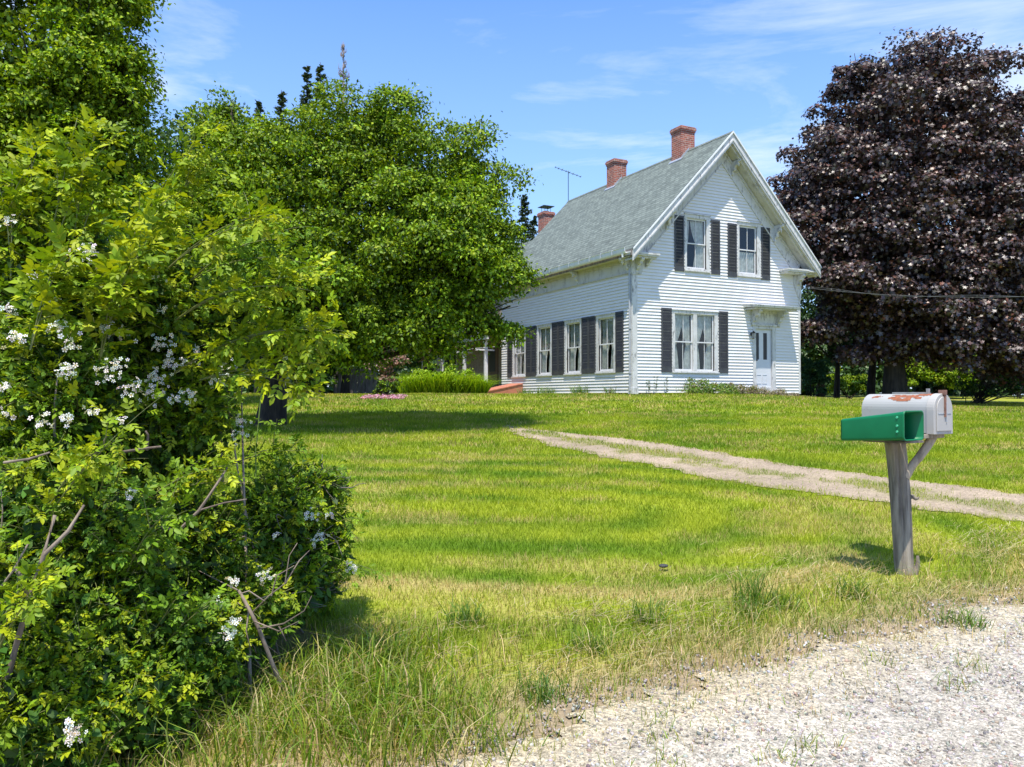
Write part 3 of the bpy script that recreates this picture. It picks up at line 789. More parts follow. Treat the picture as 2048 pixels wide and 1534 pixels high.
# short cornice returns
for (c0, c1, z) in ((-.40, .70, 4.245), (6.20, 7.55, 4.205)):
    mb = MB(); mb.box(c0, c1, -.43, -.02, z, z + .05); mb.box(c0 - .02, c1 + .025, -.46, -.02, z + .051, z + .105)
    mb.box(c0 + .04, c1 - .04, -.36, -.03, z - .05, z - .001)
    mb.build('cornice_return', M['trim'], house)

def bracket(f, s, z, w_=.085, k=1.0, dk=1.0):
    P = [(.0, .0), (.36, .0), (.375, -.035), (.36, -.075), (.30, -.09), (.275, -.13), (.28, -.175), (.235, -.20), (.19, -.19), (.15, -.225), (.13, -.29), (.135, -.34), (.095, -.375),
         (.065, -.36), (.05, -.40), (.055, -.47), (.025, -.50), (0, -.49)]
    mb = MB(f)
    mb.prism([(0, .03 + a * dk, z + b * k) for a, b in P], (s - w_ / 2, 0, 0), (s + w_ / 2, 0, 0))
    # scroll eyes proud of the cheeks, and a little drop
    for (a, b, r) in ((.29, -.06, .045), (.20, -.135, .05), (.10, -.29, .045)):
        mb.cyl((s - w_ / 2 - .012, .03 + a * dk, z + b * k), (s + w_ / 2 + .012, .03 + a * dk, z + b * k), r, None, 12)
    mb.cyl((s, .03 + .27 * dk, z - .12 * k), (s, .03 + .27 * dk, z - .25 * k), .022, .010, 8)
    return mb.build('bracket', M['trim'], house, .006)
bracket(FR, .12, 4.19, .10, .9); bracket(FR, .50, 4.19, .07, .45, .8)
bracket(SD, .14, 4.235, .10, .95); bracket(SD, .36, 4.235, .06, .5, .7)
bracket(SD, 3.2, 4.235, .10, .85, .85); bracket(SD, 6.2, 4.235, .10, .85, .85)
bracket(FR, 7.02, 4.15, .12, .95); bracket(lambda s, d, z: (HW + d, s, z), .15, 4.2, .12, 1.1)
# rake brackets standing on the frieze
def rbracket(u, k=1.0):
    zt = ZR - RM * abs(u - UC) - .375
    bracket(FR, u, zt, .085, 1.15 * k, 1.25)
rbracket(5.95); rbracket(4.05, .8); rbracket(1.30)

# ---- windows
def curtain_mesh(f, s0, s1, z0, z1, parent, style, d=-.10):
    V = []; F = []; o = 0
    h = z1 - z0; wv = s1 - s0
    def panel(edge_in, edge_out):
        nonlocal o
        nz_, ns = 16, 15
        for i in range(nz_ + 1):
            t = i / nz_; z = z1 - t * h
            a, b = edge_out(t), edge_in(t)
            for j in range(ns):
                q = j / (ns - 1); s = a + (b - a) * q
                V.append(f(s, d + .022 * math.sin(q * 26 + 2.0 * t + s0 * 3) - .02 * q, z))
        for i in range(nz_):
            for j in range(ns - 1):
                k = o + i * ns + j; F.append((k, k + 1, k + ns + 1, k + ns))
        o += (nz_ + 1) * ns
    def prof(t, top, tie, bot):
        tt = .56
        if t < tt: return top + (tie - top) * (t / tt) ** 1.7
        return tie + (bot - tie) * ((t - tt) / (1 - tt)) ** .6
    if style == 'tied':
        panel(lambda t: s0 + wv * prof(t, .58, .14, .30), lambda t: s0)
        panel(lambda t: s1 - wv * prof(t, .58, .22, .46), lambda t: s1)
    elif style == 'centre':
        panel(lambda t: s0 + wv * prof(t, .62, .30, .42), lambda t: s0)
        panel(lambda t: s1 - wv * prof(t, .62, .46, .30), lambda t: s1)
    elif style == 'top':
        panel(lambda t: s1 - wv * prof(t, .75, .35, .55), lambda t: s1)
        panel(lambda t: s0 + wv * prof(t, .2, .10, .05), lambda t: s0)
    else:
        zz = z0 + h * .46
        z1_, h_ = zz, zz - z0
        nz_, ns = 4, 40
        for i in range(nz_ + 1):
            for j in range(ns):
                q = j / (ns - 1)
                V.append(f(s0 + wv * q, d + .02 * math.sin(q * 40), zz - h_ * i / nz_))
        for i in range(nz_):
            for j in range(ns - 1):
                k = o + i * ns + j; F.append((k, k + 1, k + ns + 1, k + ns))
    poly_mesh('curtain', np.array(V), np.array(F), None, M['curtain'], parent, smooth=True)

def window(f, s0, s1, z0, z1, gl_, g0, g1, style, label=None):
    mb = MB(f); e = .0
    gm = [(a, b) for a, b in gl_]; L0, R0 = gm[0][0] - .055, gm[-1][1] + .055
    mb.box(s0, L0, -.005, .034, z0 + .03, z1 - .12); mb.box(R0, s1, -.005, .034, z0 + .03, z1 - .12)      # side casings
    mb.box(s0 - .01, s1 + .01, -.005, .038, z1 - .119, z1 - .02); mb.box(s0 - .03, s1 + .03, -.005, .065, z1 - .019, z1 + .012)
    mb.box(L0 + .001, R0 - .001, -.03, .030, g1 + .05, z1 - .1195)
    mb.box(s0 - .02, s1 + .02, -.03, .075, z0, z0 + .045); mb.box(L0 + .001, R0 - .001, -.04, .03, z0 + .046, g0 - .05)
    if len(gm) == 2: mb.box(gm[0][1] + .05, gm[1][0] - .05, -.04, .034, g0 - .049, g1 + .049)
    wo = mb.build('window', M['trim'], house, .004)
    if label: wo['label'] = label
    mid = (g0 + g1) / 2
    mbs = MB(f); mbg = MB(f)
    for a, b in gm:
        for (lo_, hi_, dd) in ((g0, mid, -.045), (mid, g1, -.022)):
            mbs.box(a - .05, a, dd - .02, dd, lo_ - (.05 if lo_ == g0 else .018), hi_ + (.05 if hi_ == g1 else .018))
            mbs.box(b, b + .05, dd - .02, dd, lo_ - (.05 if lo_ == g0 else .018), hi_ + (.05 if hi_ == g1 else .018))
            mbs.box(a, b, dd - .02, dd, lo_ - (.05 if lo_ == g0 else .018), lo_ + (.002 if lo_ == g0 else .020))
            mbs.box(a, b, dd - .02, dd, hi_ - (.0 if hi_ == g1 else .016), hi_ + (.05 if hi_ == g1 else .018))
            m = (a + b) / 2; mbs.box(m - .009, m + .009, dd - .018, dd - .002, lo_ + .003, hi_ - .001)
            mbg.poly([(a, dd - .012, lo_), (b, dd - .012, lo_), (b, dd - .012, hi_), (a, dd - .012, hi_)])
    mbs.build('sash', M['sash'], wo); mbg.build('glass_pane', M['glass'], wo)
    mbr = MB(f); a, b = gm[0][0] - .05, gm[-1][1] + .05
    D0, D1 = -.068, -.9
    for q in ([(a, D0, g0), (a, D1, g0), (a, D1, g1), (a, D0, g1)], [(b, D0, g0), (b, D1, g0), (b, D1, g1), (b, D0, g1)], [(a, D1, g0), (b, D1, g0), (b, D1, g1), (a, D1, g1)],
              [(a, D0, g0), (b, D0, g0), (b, D1, g0), (a, D1, g0)], [(a, D0, g1), (b, D0, g1), (b, D1, g1), (a, D1, g1)]): mbr.poly(q)
    mbr.build('room_behind', M['room'], wo)
    for a, b in gm: curtain_mesh(f, a, b, g0, g1, wo, style)
    return wo
window(FR, *win_front[0][1:], 'tied', 'double window with lace curtains beside the front door')
window(FR, *win_up[0][1:], 'top'); window(FR, *win_up[1][1:], 'half')
for q in win_side: window(SD, *q[1:], 'centre')

def shutter(f, s0, s1, z0, z1):
    mb = MB(f); a, b = .022, .052; st_ = .05
    mb.box(s0, s0 + st_, a, b, z0, z1); mb.box(s1 - st_, s1, a, b, z0, z1)
    mb.box(s0 + st_, s1 - st_, a, b - .001, z1 - .07, z1); mb.box(s0 + st_, s1 - st_, a, b - .001, z0, z0 + .16)
    z = z0 + .17
    while z < z1 - .085:
        p = [(s0 + st_, b - .004, z), (s0 + st_, b - .007, z + .006), (s0 + st_, a + .003, z + .032), (s0 + st_, a, z + .026)]
        mb.prism(p, (0, 0, 0), (s1 - s0 - 2 * st_, 0, 0)); z += .031
    mb.poly([(s0 + st_, a - .001, z0 + .1), (s1 - st_, a - .001, z0 + .1), (s1 - st_, a - .001, z1), (s0 + st_, a - .001, z1)])
    mb.build('shutter', M['shutter'], house)
for a, b in ((1.08, 1.49), (3.45, 3.84)): shutter(FR, a, b, .66, 2.72)
for a, b in ((1.62, 2.00), (3.13, 3.51)): shutter(FR, a, b, 3.94, 5.75)
for a, b in ((3.85, 4.24), (5.35, 5.74)): shutter(FR, a, b, 3.90, 5.71)
for c in (1.50, 3.57, 5.645, 7.71): shutter(SD, c - 1.03, c - .60, .66, 2.61); shutter(SD, c + .60, c + 1.02, .66, 2.61)

# ---- front door
mb = MB(FR)
mb.box(4.95, 5.09, -.04, .035, .06, 2.34); mb.box(5.85, 6.0, -.04, .035, .06, 2.34); mb.box(5.0901, 5.8499, -.05, .034, 2.20, 2.34)
mb.box(4.90, 6.05, .034, .075, 2.30, 2.36); mb.box(4.96, 5.99, -.04, .025, 2.3601, 2.87); mb.box(4.92, 6.06, -.04, .09, -.02, .055); mb.box(5.091, 5.849, -.12, -.001, .056, .20)
mb.build('door_frame', M['trim'], house, .004)
mb = MB(FR)
for a, b, c, d_2 in ((5.09, 5.15, .2, 2.2), (5.30, 5.49, 1.15, 2.07), (5.67, 5.85, .2, 2.2), (5.15, 5.67, .2, 1.15), (5.15, 5.67, 2.07, 2.2)): mb.box(a, b, -.09, -.045, c, d_2)
for a in (5.17, 5.44):
    mb.box(a, a + .21, -.0449, -.034, .32, .335); mb.box(a, a + .21, -.0449, -.034, .62, .635); mb.box(a, a + .012, -.0449, -.034, .335, .62); mb.box(a + .198, a + .21, -.0449, -.034, .335, .62)
door = mb.build('front_door', M['door'], house)
for a, b in ((5.15, 5.30), (5.49, 5.67)):
    mb = MB(FR); mb.box(a, b, -.075, -.065, 1.15, 2.07); mb.build('door_light', M['black'], door)
mb = MB(FR); mb.cyl((5.13, -.045, 1.12), (5.13, .01, 1.12), .014, None, 10); mb.cyl((5.13, .01, 1.12), (5.13, .045, 1.12), .028, .024, 12); mb.build('door_knob', M['black'], door)
mb = MB(FR)
mb.hexa([(4.54, 0, 2.90), (6.56, 0, 2.90), (6.56, .60, 2.87), (4.54, .60, 2.87), (4.52, 0, 3.02), (6.58, 0, 3.02), (6.58, .63, 2.95), (4.52, .63, 2.95)])
mb.box(4.60, 6.50, .001, .52, 2.82, 2.869); mb.box(4.66, 6.44, .001, .06, 2.75, 2.819)
hood = mb.build('door_hood', M['trim'], house, .005)
for s in (4.93, 6.10): 
    b_ = bracket(FR, s, 2.819, .10, 1.05, 1.2); b_.parent = hood
mb = MB(FR)
mb.cyl((4.88, .02, 2.0), (4.88, .04, 2.0), .05, None, 12); mb.cyl((4.88, .04, 2.03), (4.88, .13, 2.10), .012, None, 8); mb.cyl((4.88, .13, 2.10), (4.88, .13, 2.03), .02, .075, 8); mb.cyl((4.88, .13, 1.86), (4.88, .13, 1.84), .05, .02, 8)
for i in range(4):
    t = math.pi / 4 + i * math.pi / 2; mb.cyl((4.88 + .065 * math.cos(t), .13 + .065 * math.sin(t), 2.03), (4.88 + .045 * math.cos(t), .13 + .045 * math.sin(t), 1.86), .006, None, 5)
lamp = mb.build('wall_lantern', M['black'], house)
mb = MB(FR); mb.cyl((4.88, .13, 2.02), (4.88, .13, 1.87), .052, .036, 8); mb.build('lantern_glass', solid('lantern_glass', (.35, .36, .36), .15), lamp)
mb = MB(FR); mb.box(4.6, 6.3, .1, 1.0, -.35, -.14); mb.build('door_step', M['stone'], house, .02)

# ---- chimneys
def chimney(u0, u1, v0, v1, zb, zt, cap=False):
    mb = MB(); mb.box(u0, u1, v0, v1, zb, zt - .20)
    mb.box(u0 - .022, u1 + .022, v0 - .022, v1 + .022, zt - .199, zt - .135); mb.box(u0 - .045, u1 + .045, v0 - .045, v1 + .045, zt - .134, zt - .04); mb.box(u0 - .02, u1 + .02, v0 - .02, v1 + .02, zt - .039, zt)
    c = mb.build('chimney', M['brick'], house)
    mb = MB(); mb.box(u0 + .08, u1 - .08, v0 + .08, v1 - .08, zt, zt + .012); mb.build('flue', M['black'], c)
    if cap:
        mb = MB(); mb.cyl(((u0 + u1) / 2, (v0 + v1) / 2, zt), ((u0 + u1) / 2, (v0 + v1) / 2, zt + .07), .15, None, 12)
        for a in (u0 + .12, u1 - .12):
            for b in (v0 + .12, v1 - .12): mb.cyl((a, b, zt), (a, b, zt + .26), .012, None, 5)
        mb.box(u0 - .02, u1 + .02, v0 - .02, v1 + .02, zt + .26, zt + .285); mb.build('chimney_cap', M['metal'], c)
    else:
        mb = MB(); z_ = ZR - RM * (UC - u0) 
        mb.hexa([(u0 - .07, v0 - .08, z_ - .05), (u0 - .003, v0 - .08, z_ + .02), (u0 - .003, v1 + .08, z_ + .02), (u0 - .07, v1 + .08, z_ - .05), (u0 - .068, v0 - .08, z_ - .03), (u0 - .003, v0 - .08, z_ + .05), (u0 - .003, v1 + .08, z_ + .05), (u0 - .068, v1 + .08, z_ - .03)])
        mb.hexa([(u0, v0 - .012, z_ - .02), (UC, v0 - .012, z_ - .02), (UC, v0 - .003, z_ - .02), (u0, v0 - .003, z_ - .02), (u0, v0 - .012, z_ + .09), (UC, v0 - .012, ZR + .09), (UC, v0 - .003, ZR + .09), (u0, v0 - .003, z_ + .09)])
        mb.build('flashing', M['lead'], c)
chimney(3.28, 3.88, 1.67, 2.22, 8.0, 9.44)
chimney(3.28, 3.86, 5.83, 6.38, 8.0, 9.38)

# ---- television aerial on the back end of the ridge
mb = MB(); ax, ay = UC, RB + .02
mb.cyl((ax, ay, 8.0), (ax, ay, 9.96), .018, None, 8)
bd0 = Vector((-.52, .25, .22)); bd1 = Vector((.50, -.24, -.20)); cz = Vector((ax, ay, 9.90))
mb.cyl(cz + bd0, cz + bd1, .014, None, 6)
pr = Vector((.35, .92, .1)).normalized()
for i, t in enumerate((0, .13, .27, .42, .56, .7, .85, 1)):
    p = cz + bd0.lerp(bd1, t); l = .16 + .05 * (i % 3); mb.cyl(p - pr * l, p + pr * l, .008, None, 5)
    up_ = Vector((0, 0, 1)).cross(pr).cross(pr); mb.cyl(p - up_ * .035, p + up_ * .035, .010, None, 5)
mb.build('aerial', M['metal'], house)

# ---- back wing with side porch
mb = MB()
w0, w1_, wv0, wv1 = .9, 6.6, HL + .001, 19.0
mb.box(w0, w1_, wv0, wv1, 0, 5.2); mb.build('wing_wall', M['wing'], house)
mb = MB()
for sg in (-1, 1): mb.prism([(3.75, 0, 7.5), (3.75 + sg * 3.15, 0, 5.14), (3.75 + sg * 3.15, 0, 5.0), (3.75, 0, 7.34)], (0, wv0 + .01, 0), (0, wv1 + .3, 0))
mb.build('wing_roof', M['roof'], house)
chimney(3.50, 4.05, 12.0, 12.55, 6.8, 8.57, True)
mb = MB(); mb.prism([(w0 - .01, 0, 3.25), (-.75, 0, 2.52), (-.75, 0, 2.44), (w0 - .01, 0, 3.10)], (0, wv0 + .01, 0), (0, 18.8, 0)); mb.build('porch_roof', roof_mat('porch_shingles', (.13, .15, .155)), house)
mb = MB(); mb.box(-.70, -.60, wv0 + .02, 18.7, 2.26, 2.43); mb.build('porch_beam', M['trim'], house)
mb = MB(); mb.box(-.75, w0 - .001, wv0 + .01, 18.8, -.35, .02); mb.build('porch_floor', M['deadwood'], house)
for v in (9.75, 12.0, 14.6, 17.2):
    mb = MB(); mb.box(-.575, -.445, v, v + .13, .021, 2.259); mb.box(-.60, -.42, v - .025, v + .155, .022, .16); mb.box(-.60, -.42, v - .025, v + .155, 2.16, 2.258)
    mb.build('porch_post', M['sash'], house, .006)
# wing door (dark glazed) and window
mb = MB(); mb.box(w0 - .04, w0 - .001, 11.5, 12.6, .03, 2.25); pd = mb.build('porch_door', solid('brown_door', (.13, .075, .05), .6, noise=.2), house)
mb = MB(); mb.box(w0 - .055, w0 - .041, 11.75, 12.35, 1.0, 2.0); mb.build('door_light', M['black'], pd)
mb = MB(SD); mb.f = lambda s, d, z: (w0 - d, s, z)
mb.box(16.2, 16.3, 0.001, .04, .75, 2.2); mb.box(17.8, 17.9, .001, .04, .75, 2.2); mb.box(16.3001, 17.7999, .001, .04, 2.1, 2.2); mb.box(16.3001, 17.7999, .001, .04, .75, .85)
mb.box(17.03, 17.07, .001, .03, .85, 2.1); mb.box(16.3, 17.8, .001, .03, 1.45, 1.49)
pw = mb.build('porch_window', M['sash'], house)
mb = MB(); mb.box(w0 - .016, w0 - .001, 16.3, 17.8, .85, 2.1); mb.build('glass_pane', solid('dark_glass', (.02, .022, .025), .1), pw)

# ---- sloping cellar hatch against the side wall
mb = MB()
h0, h1 = 7.37, 8.5
mb.hexa([(-2.1, h0, -.40), (-.04, h0, -.40), (-.04, h1, -.40), (-2.1, h1, -.40), (-2.1, h0, -.05), (-.04, h0, .36), (-.04, h1, .36), (-2.1, h1, -.05)])
hatch = mb.build('cellar_hatch', M['hatch'], house)
sl = lambda x: .36 + (x + .04) * (.41 / 2.06)
for i, (a, b) in enumerate(((h0 - .03, (h0 + h1) / 2 - .012), ((h0 + h1) / 2 + .012, h1 + .03))):
    mb = MB(); mb.hexa([(-2.16, a, sl(-2.16) + .003), (-.05, a, sl(-.05) + .003), (-.05, b, sl(-.05) + .003), (-2.16, b, sl(-2.16) + .003), (-2.16, a, sl(-2.16) + .045), (-.05, a, sl(-.05) + .045), (-.05, b, sl(-.05) + .045), (-2.16, b, sl(-2.16) + .045)])
    mb.build('hatch_door', M['hatch'], hatch, .004)

def hw(u, v, z):
    return np.array([HC[0] + u * HU[0] + v * HV[0], HC[1] + u * HU[1] + v * HV[1], HZ + z])

# clothesline between crossarms at the porch posts
cl_ = empty('clothesline', (HC[0], HC[1], HZ), HOUSE_A, 'white crossarm clothesline strung beside the porch posts', 'clothesline')
for v in (9.81, 12.06):
    mb = MB(); mb.box(-1.02, -.15, v - .085, v - .04, 1.80, 1.865); mb.cyl((-1.0, v - .06, 1.83), (-1.0, v - .06, 1.90), .02, None, 6); mb.build('crossarm', M['sash'], cl_, .004)
tl = [tube([(-1.0, 12.0, 1.89), (-1.0, 10.9, 1.86), (-1.0, 9.75, 1.89), (-.5, 9.5, 1.93), (-.03, 9.25, 1.98)], [.008] * 5, 5)]
tubes_obj('line', tl, M['sash'], cl_)

# overhead service cable
A_ = hw(7.17, .05, 0); A_[2] = CAMZ + 220 / FPX * A_[1]
B_ = at(2330, 578, 20.0); n = 24; t = np.linspace(0, 1, n)[:, None]; P = A_ * (1 - t) + B_ * t; P[:, 2] -= (4 * .28 * t * (1 - t))[:, 0]
cb = tubes_obj('service_cable', [tube(P, [.007] * n, 6), tube(P + np.array([0, 0, .05]) * np.sin(t * 14) + np.array([.02, 0, .01]), [.005] * n, 5)], solid('cable', (.10, .105, .105), .5), None)
tag(cb, 'grey overhead service cable running from the house corner past the purple tree', 'cable')

# ==================================================================== MAILBOX AND POST
AX = Vector((.53, -.848, 0)); NX = Vector((.848, .53, 0))
def frame_map(o): return lambda a, b, c: tuple(Vector(o) + AX * a + NX * b + Vector((0, 0, c)))
# post
pb = Vector((2.52, 5.13, gz(2.52, 5.13)))
post = empty('mailbox_post', pb, 0, 'weathered grey split log post with a diagonal brace carrying the mailbox', 'post')
pw_ = M['postwood'] = two_tone('grey_post_wood', (.33, .285, .23), (.12, .10, .08), 26, .42, .60, (1, 1, .07), .95, 12, .9, (.33, .27, .20), 3)
def log(p0, p1, r0, r1, n=48, rings=30, lump=.006):
    V = []; F = []
    p0 = np.array(p0, float); p1 = np.array(p1, float); d = norm(p1 - p0); a = norm(np.cross(d, [0.1, 1, 0])); b = np.cross(d, a)
    for i in range(rings):
        t = i / (rings - 1); c = p0 + (p1 - p0) * t + a * .006 * math.sin(t * 7) + b * .005 * math.sin(t * 5 + 1); r = r0 + (r1 - r0) * t
        for j in range(n):
            th = j / n * 2 * math.pi
            rr = r * (1 + .05 * math.sin(3 * th + 2 * t) + .03 * math.sin(5 * th + 4 * t)) + lump * (float(noise2(th * 2.5, t * 9, 3)) - .5)
            crack = math.exp(-((th - 1.42 - .08 * math.sin(t * 6)) / .075) ** 2) * (r * .22)
            rr -= crack
            V.append(c + rr * (math.cos(th) * a + math.sin(th) * b))
    V.append(p1 + d * .004)
    for i in range(rings - 1):
        for j in range(n):
            k = (j + 1) % n; F.append((i * n + j, i * n + k, (i + 1) * n + k)); F.append((i * n + j, (i + 1) * n + k, (i + 1) * n + j))
    for j in range(n): F.append(((rings - 1) * n + j, (rings - 1) * n + (j + 1) % n, rings * n))
    return np.array(V), np.array(F)
V, F = log((0, 0, -.15), (-.06, .0, 1.225 - pb.z), .055, .061)
poly_mesh('log', V, F, None, pw_, post, smooth=True)
# brace: thin log from post side to under the box front
fm = Vector((2.633, 5.0, 0)) + AX * (-.05) + NX * .10
V, F = log((-.02, -.03, .985 - pb.z), (fm.x - pb.x, fm.y - pb.y, 1.262 - pb.z), .024, .028, 14, 12, .006)
br = poly_mesh('brace', V, F, None, two_tone('pale_brace_wood', (.42, .34, .25), (.22, .17, .12), 14, .45, .62, (1, 1, .3), .9), post, smooth=True)
V, F = log((.02, -.02, .86 - pb.z), (.066, -.03, .85 - pb.z), .016, .009, 10, 5, .003)
poly_mesh('knot', V, F, None, pw_, post, smooth=True)
V, F = log((.040, -.02, -.05), (.062, -.03, .11), .026, .008, 9, 5, .003)
poly_mesh('splinter', V, F, None, pw_, post, smooth=True)
mb = MB(frame_map((2.312 - pb.x, 4.72 - pb.y, -pb.z))); mb.box(-.44, -.10, .30, .60, 1.236, 1.262); mb.build('shelf_board', pw_, post, .004)

# mailbox
MO = Vector((2.633, 5.0, 1.266))
mbx = empty('mailbox', MO, 0, 'large rusty white metal mailbox with rounded top on the log post', 'mailbox')
mw, mh, mlen = .20, .25, .50
rust = two_tone('rusty_white_metal', (.33, .33, .315), (.20, .09, .05), 7, .60, .66, (1, 1, 1), .55, 8, .25, (.36, .36, .35), 5)
def box_prof(w_, h_, n=18, ins=0):
    P = [(ins, ins)]; r = w_ / 2 - ins; zc = h_ - w_ / 2
    P.append((w_ - ins, ins))
    for i in range(n + 1):
        t = math.pi * i / n; P.append((w_ / 2 + r * math.cos(t), zc + r * math.sin(t)))
    return P
mb = MB(frame_map((0, 0, 0)))
mb.prism([(0, b, c) for b, c in box_prof(mw, mh)], (-mlen, 0, 0), (-.012, 0, 0))
body = mb.build('body', rust, mbx, .004)
mb = MB(frame_map((0, 0, 0)))
P0_ = box_prof(mw + .012, mh + .008)
mb.prism([(0, b - .006, c - .004) for b, c in P0_], (-.045, 0, 0), (.006, 0, 0))
mb.prism([(0, .018 + (b) * (mw - .036) / mw, .016 + c * (mh - .032) / mh) for b, c in box_prof(mw, mh)], (.0061, 0, 0), (.013, 0, 0))
dr = mb.build('mailbox_door', two_tone('door_metal', (.37, .355, .33), (.24, .11, .06), 9, .58, .66, (1, 1, .5), .6, 8, .2, (.40, .38, .34), 6), mbx, .003)
mb = MB(frame_map((0, 0, 0))); mb.box(.006, .022, .095, .108, .105, .255); mb.box(-.02, .024, .09, .113, .245, .275); mb.build('latch', solid('rusty_iron', (.20, .10, .07), .8, noise=.4, scale=30), dr)
mb = MB(frame_map((0, 0, 0))); mb.box(.0135, .018, .115, .122, .07, .20); mb.box(.0135, .016, .03, .17, .125, .130); mb.build('handle_strap', M['lead'], dr)
mb = MB(frame_map((0, 0, 0))); mb.box(-.33, -.10, .085, .115, .2505, .262); mb.box(-.10, -.085, .09, .11, .2506, .285); mb.build('flag_arm', solid('grey_tin', (.32, .31, .30), .6, .3, .3, 20), mbx)
# rust stains on the body (flat flakes lying on the curved sheet)
def rust_patch(a0, a1, t0, t1, seed):
    V = []; F = []; n1, n2 = 22, 14
    for i in range(n1):
        for j in range(n2):
            a = a0 + (a1 - a0) * i / (n1 - 1); t = t0 + (t1 - t0) * j / (n2 - 1); r = mw / 2 + .0012; zc = mh - mw / 2
            p = MO * 0 + AX * a + NX * (mw / 2 - r * math.cos(t)) + Vector((0, 0, zc + r * math.sin(t))); V.append(p[:])
    keep = lambda i, j: (float(fbm(i * .35 + seed, j * .35, 2, seed)) + .25 - .9 * max(abs(i / (n1 - 1) - .5), abs(j / (n2 - 1) - .5)) ** 2 * 3) > .46
    for i in range(n1 - 1):
        for j in range(n2 - 1):
            if keep(i, j): k = i * n2 + j; F.append((k, k + 1, k + n2 + 1, k + n2))
    if F: poly_mesh('rust_stain', np.array(V), np.array(F), None, solid('rust', (.25, .085, .040), .85, noise=.35, scale=40), mbx)
rust_patch(-.35, -.07, .42, 1.28, 5); rust_patch(-.45, -.37, .75, 1.1, 9); rust_patch(-.14, .0, 1.0, 2.0, 13)

# green delivery tube
TO = Vector((2.312, 4.72, 0))
gt = empty('newspaper_tube', TO + Vector((0, 0, 1.24)), 0, 'green plastic newspaper tube open at one end, fixed beside the mailbox', 'newspaper box')
def rrect(w_, h_, r, n=6):
    P = []
    for (cx_, cz_, a0) in ((w_ - r, r, -90), (w_ - r, h_ - r, 0), (r, h_ - r, 90), (r, r, 180)):
        for i in range(n + 1): t = R(a0 + 90 * i / n); P.append((cx_ + r * math.cos(t), cz_ + r * math.sin(t)))
    return P
fmT = frame_map((0, 0, 0))
rings_ = []
def ringT(a, w_, h_, zb, off, r): return [fmT(a, off + p[0], zb + p[1]) for p in rrect(w_, h_, r)]
outer = [ringT(-.44 , .160, .135, -.022, .02, .014), ringT(-.425, .168, .140, -.022, .016, .016), ringT(-.12, .192, .162, -.006, .003, .02), ringT(-.012, .198, .172, .0, 0, .022), ringT(0, .206, .180, -.004, -.004, .026)]
inner = [ringT(0, .190, .164, .004, .004, .020), ringT(-.12, .184, .154, -.002, .007, .018), ringT(-.41, .158, .130, -.016, .021, .014)]
allr = outer + inner; V = [p for r_ in allr for p in r_]; nn = len(allr[0]); F = []
for i in range(len(allr) - 1):
    for j in range(nn): F.append((i * nn + j, i * nn + (j + 1) % nn, (i + 1) * nn + (j + 1) % nn, (i + 1) * nn + j))
me = bpy.data.meshes.new('tube_body'); me.from_pydata([tuple(v) for v in V], [], F + [tuple(reversed(range(nn))), tuple(range((len(allr) - 1) * nn, len(allr) * nn))]); me.update()
for p in me.polygons: p.use_smooth = len(p.vertices) == 4
gb = new_obj('tube_body', me, gt, solid('green_plastic', (.002, .145, .052), .45, noise=.14, scale=7, spec=.35))
bmx = bmesh.new(); bmx.from_mesh(me); bmesh.ops.recalc_face_normals(bmx, faces=bmx.faces); bmx.to_mesh(me); bmx.free()
M['rivet'] = solid('pale_green_rivet', (.06, .40, .22), .5)
for z in (.05, .085, .135):
    mb = MB(fmT); mb.cyl((-.045, -.0045, z), (-.045, .004, z), .006, .009, 10); mb.build('rivet', M['rivet'], gt)
fb = MB(fmT); fb.box(-.34, -.06, .10, .30, -.024, -.0235 + .012); fb.build('mount_strap', M['deadwood'], gt)

# dark stone on the lawn
Yc = 1.417 / ((1141 - HORY) / FPX + .0567); Xc = (1326 - 1024) / FPX * Yc
bm_ = bmesh.new(); bmesh.ops.create_icosphere(bm_, subdivisions=3, radius=.028)
for v in bm_.verts: v.co.z *= .42; v.co.x *= 1.1; v.co += v.normal * .004 * (float(noise2(v.co.x * 90, v.co.y * 90, 2)) - .5)
me = bpy.data.meshes.new('stone'); bm_.to_mesh(me); bm_.free()
for p in me.polygons: p.use_smooth = True
so = new_obj('stone', me, None, solid('dark_stone', (.035, .036, .038), .7, bump=.4, scale=60)); so.location = (Xc, Yc, gz(Xc, Yc) + .028)
tag(so, 'small dark stone lying on the mown lawn', 'stone')

# ==================================================================== TREES
def blob_np(px, py, Y, rpx, sq=1.0, Yr=None):
    c = at(px, py, Y); r = rpx / FPX * Y
    return c, np.array([r, r * (Yr or 1.0), r * sq])

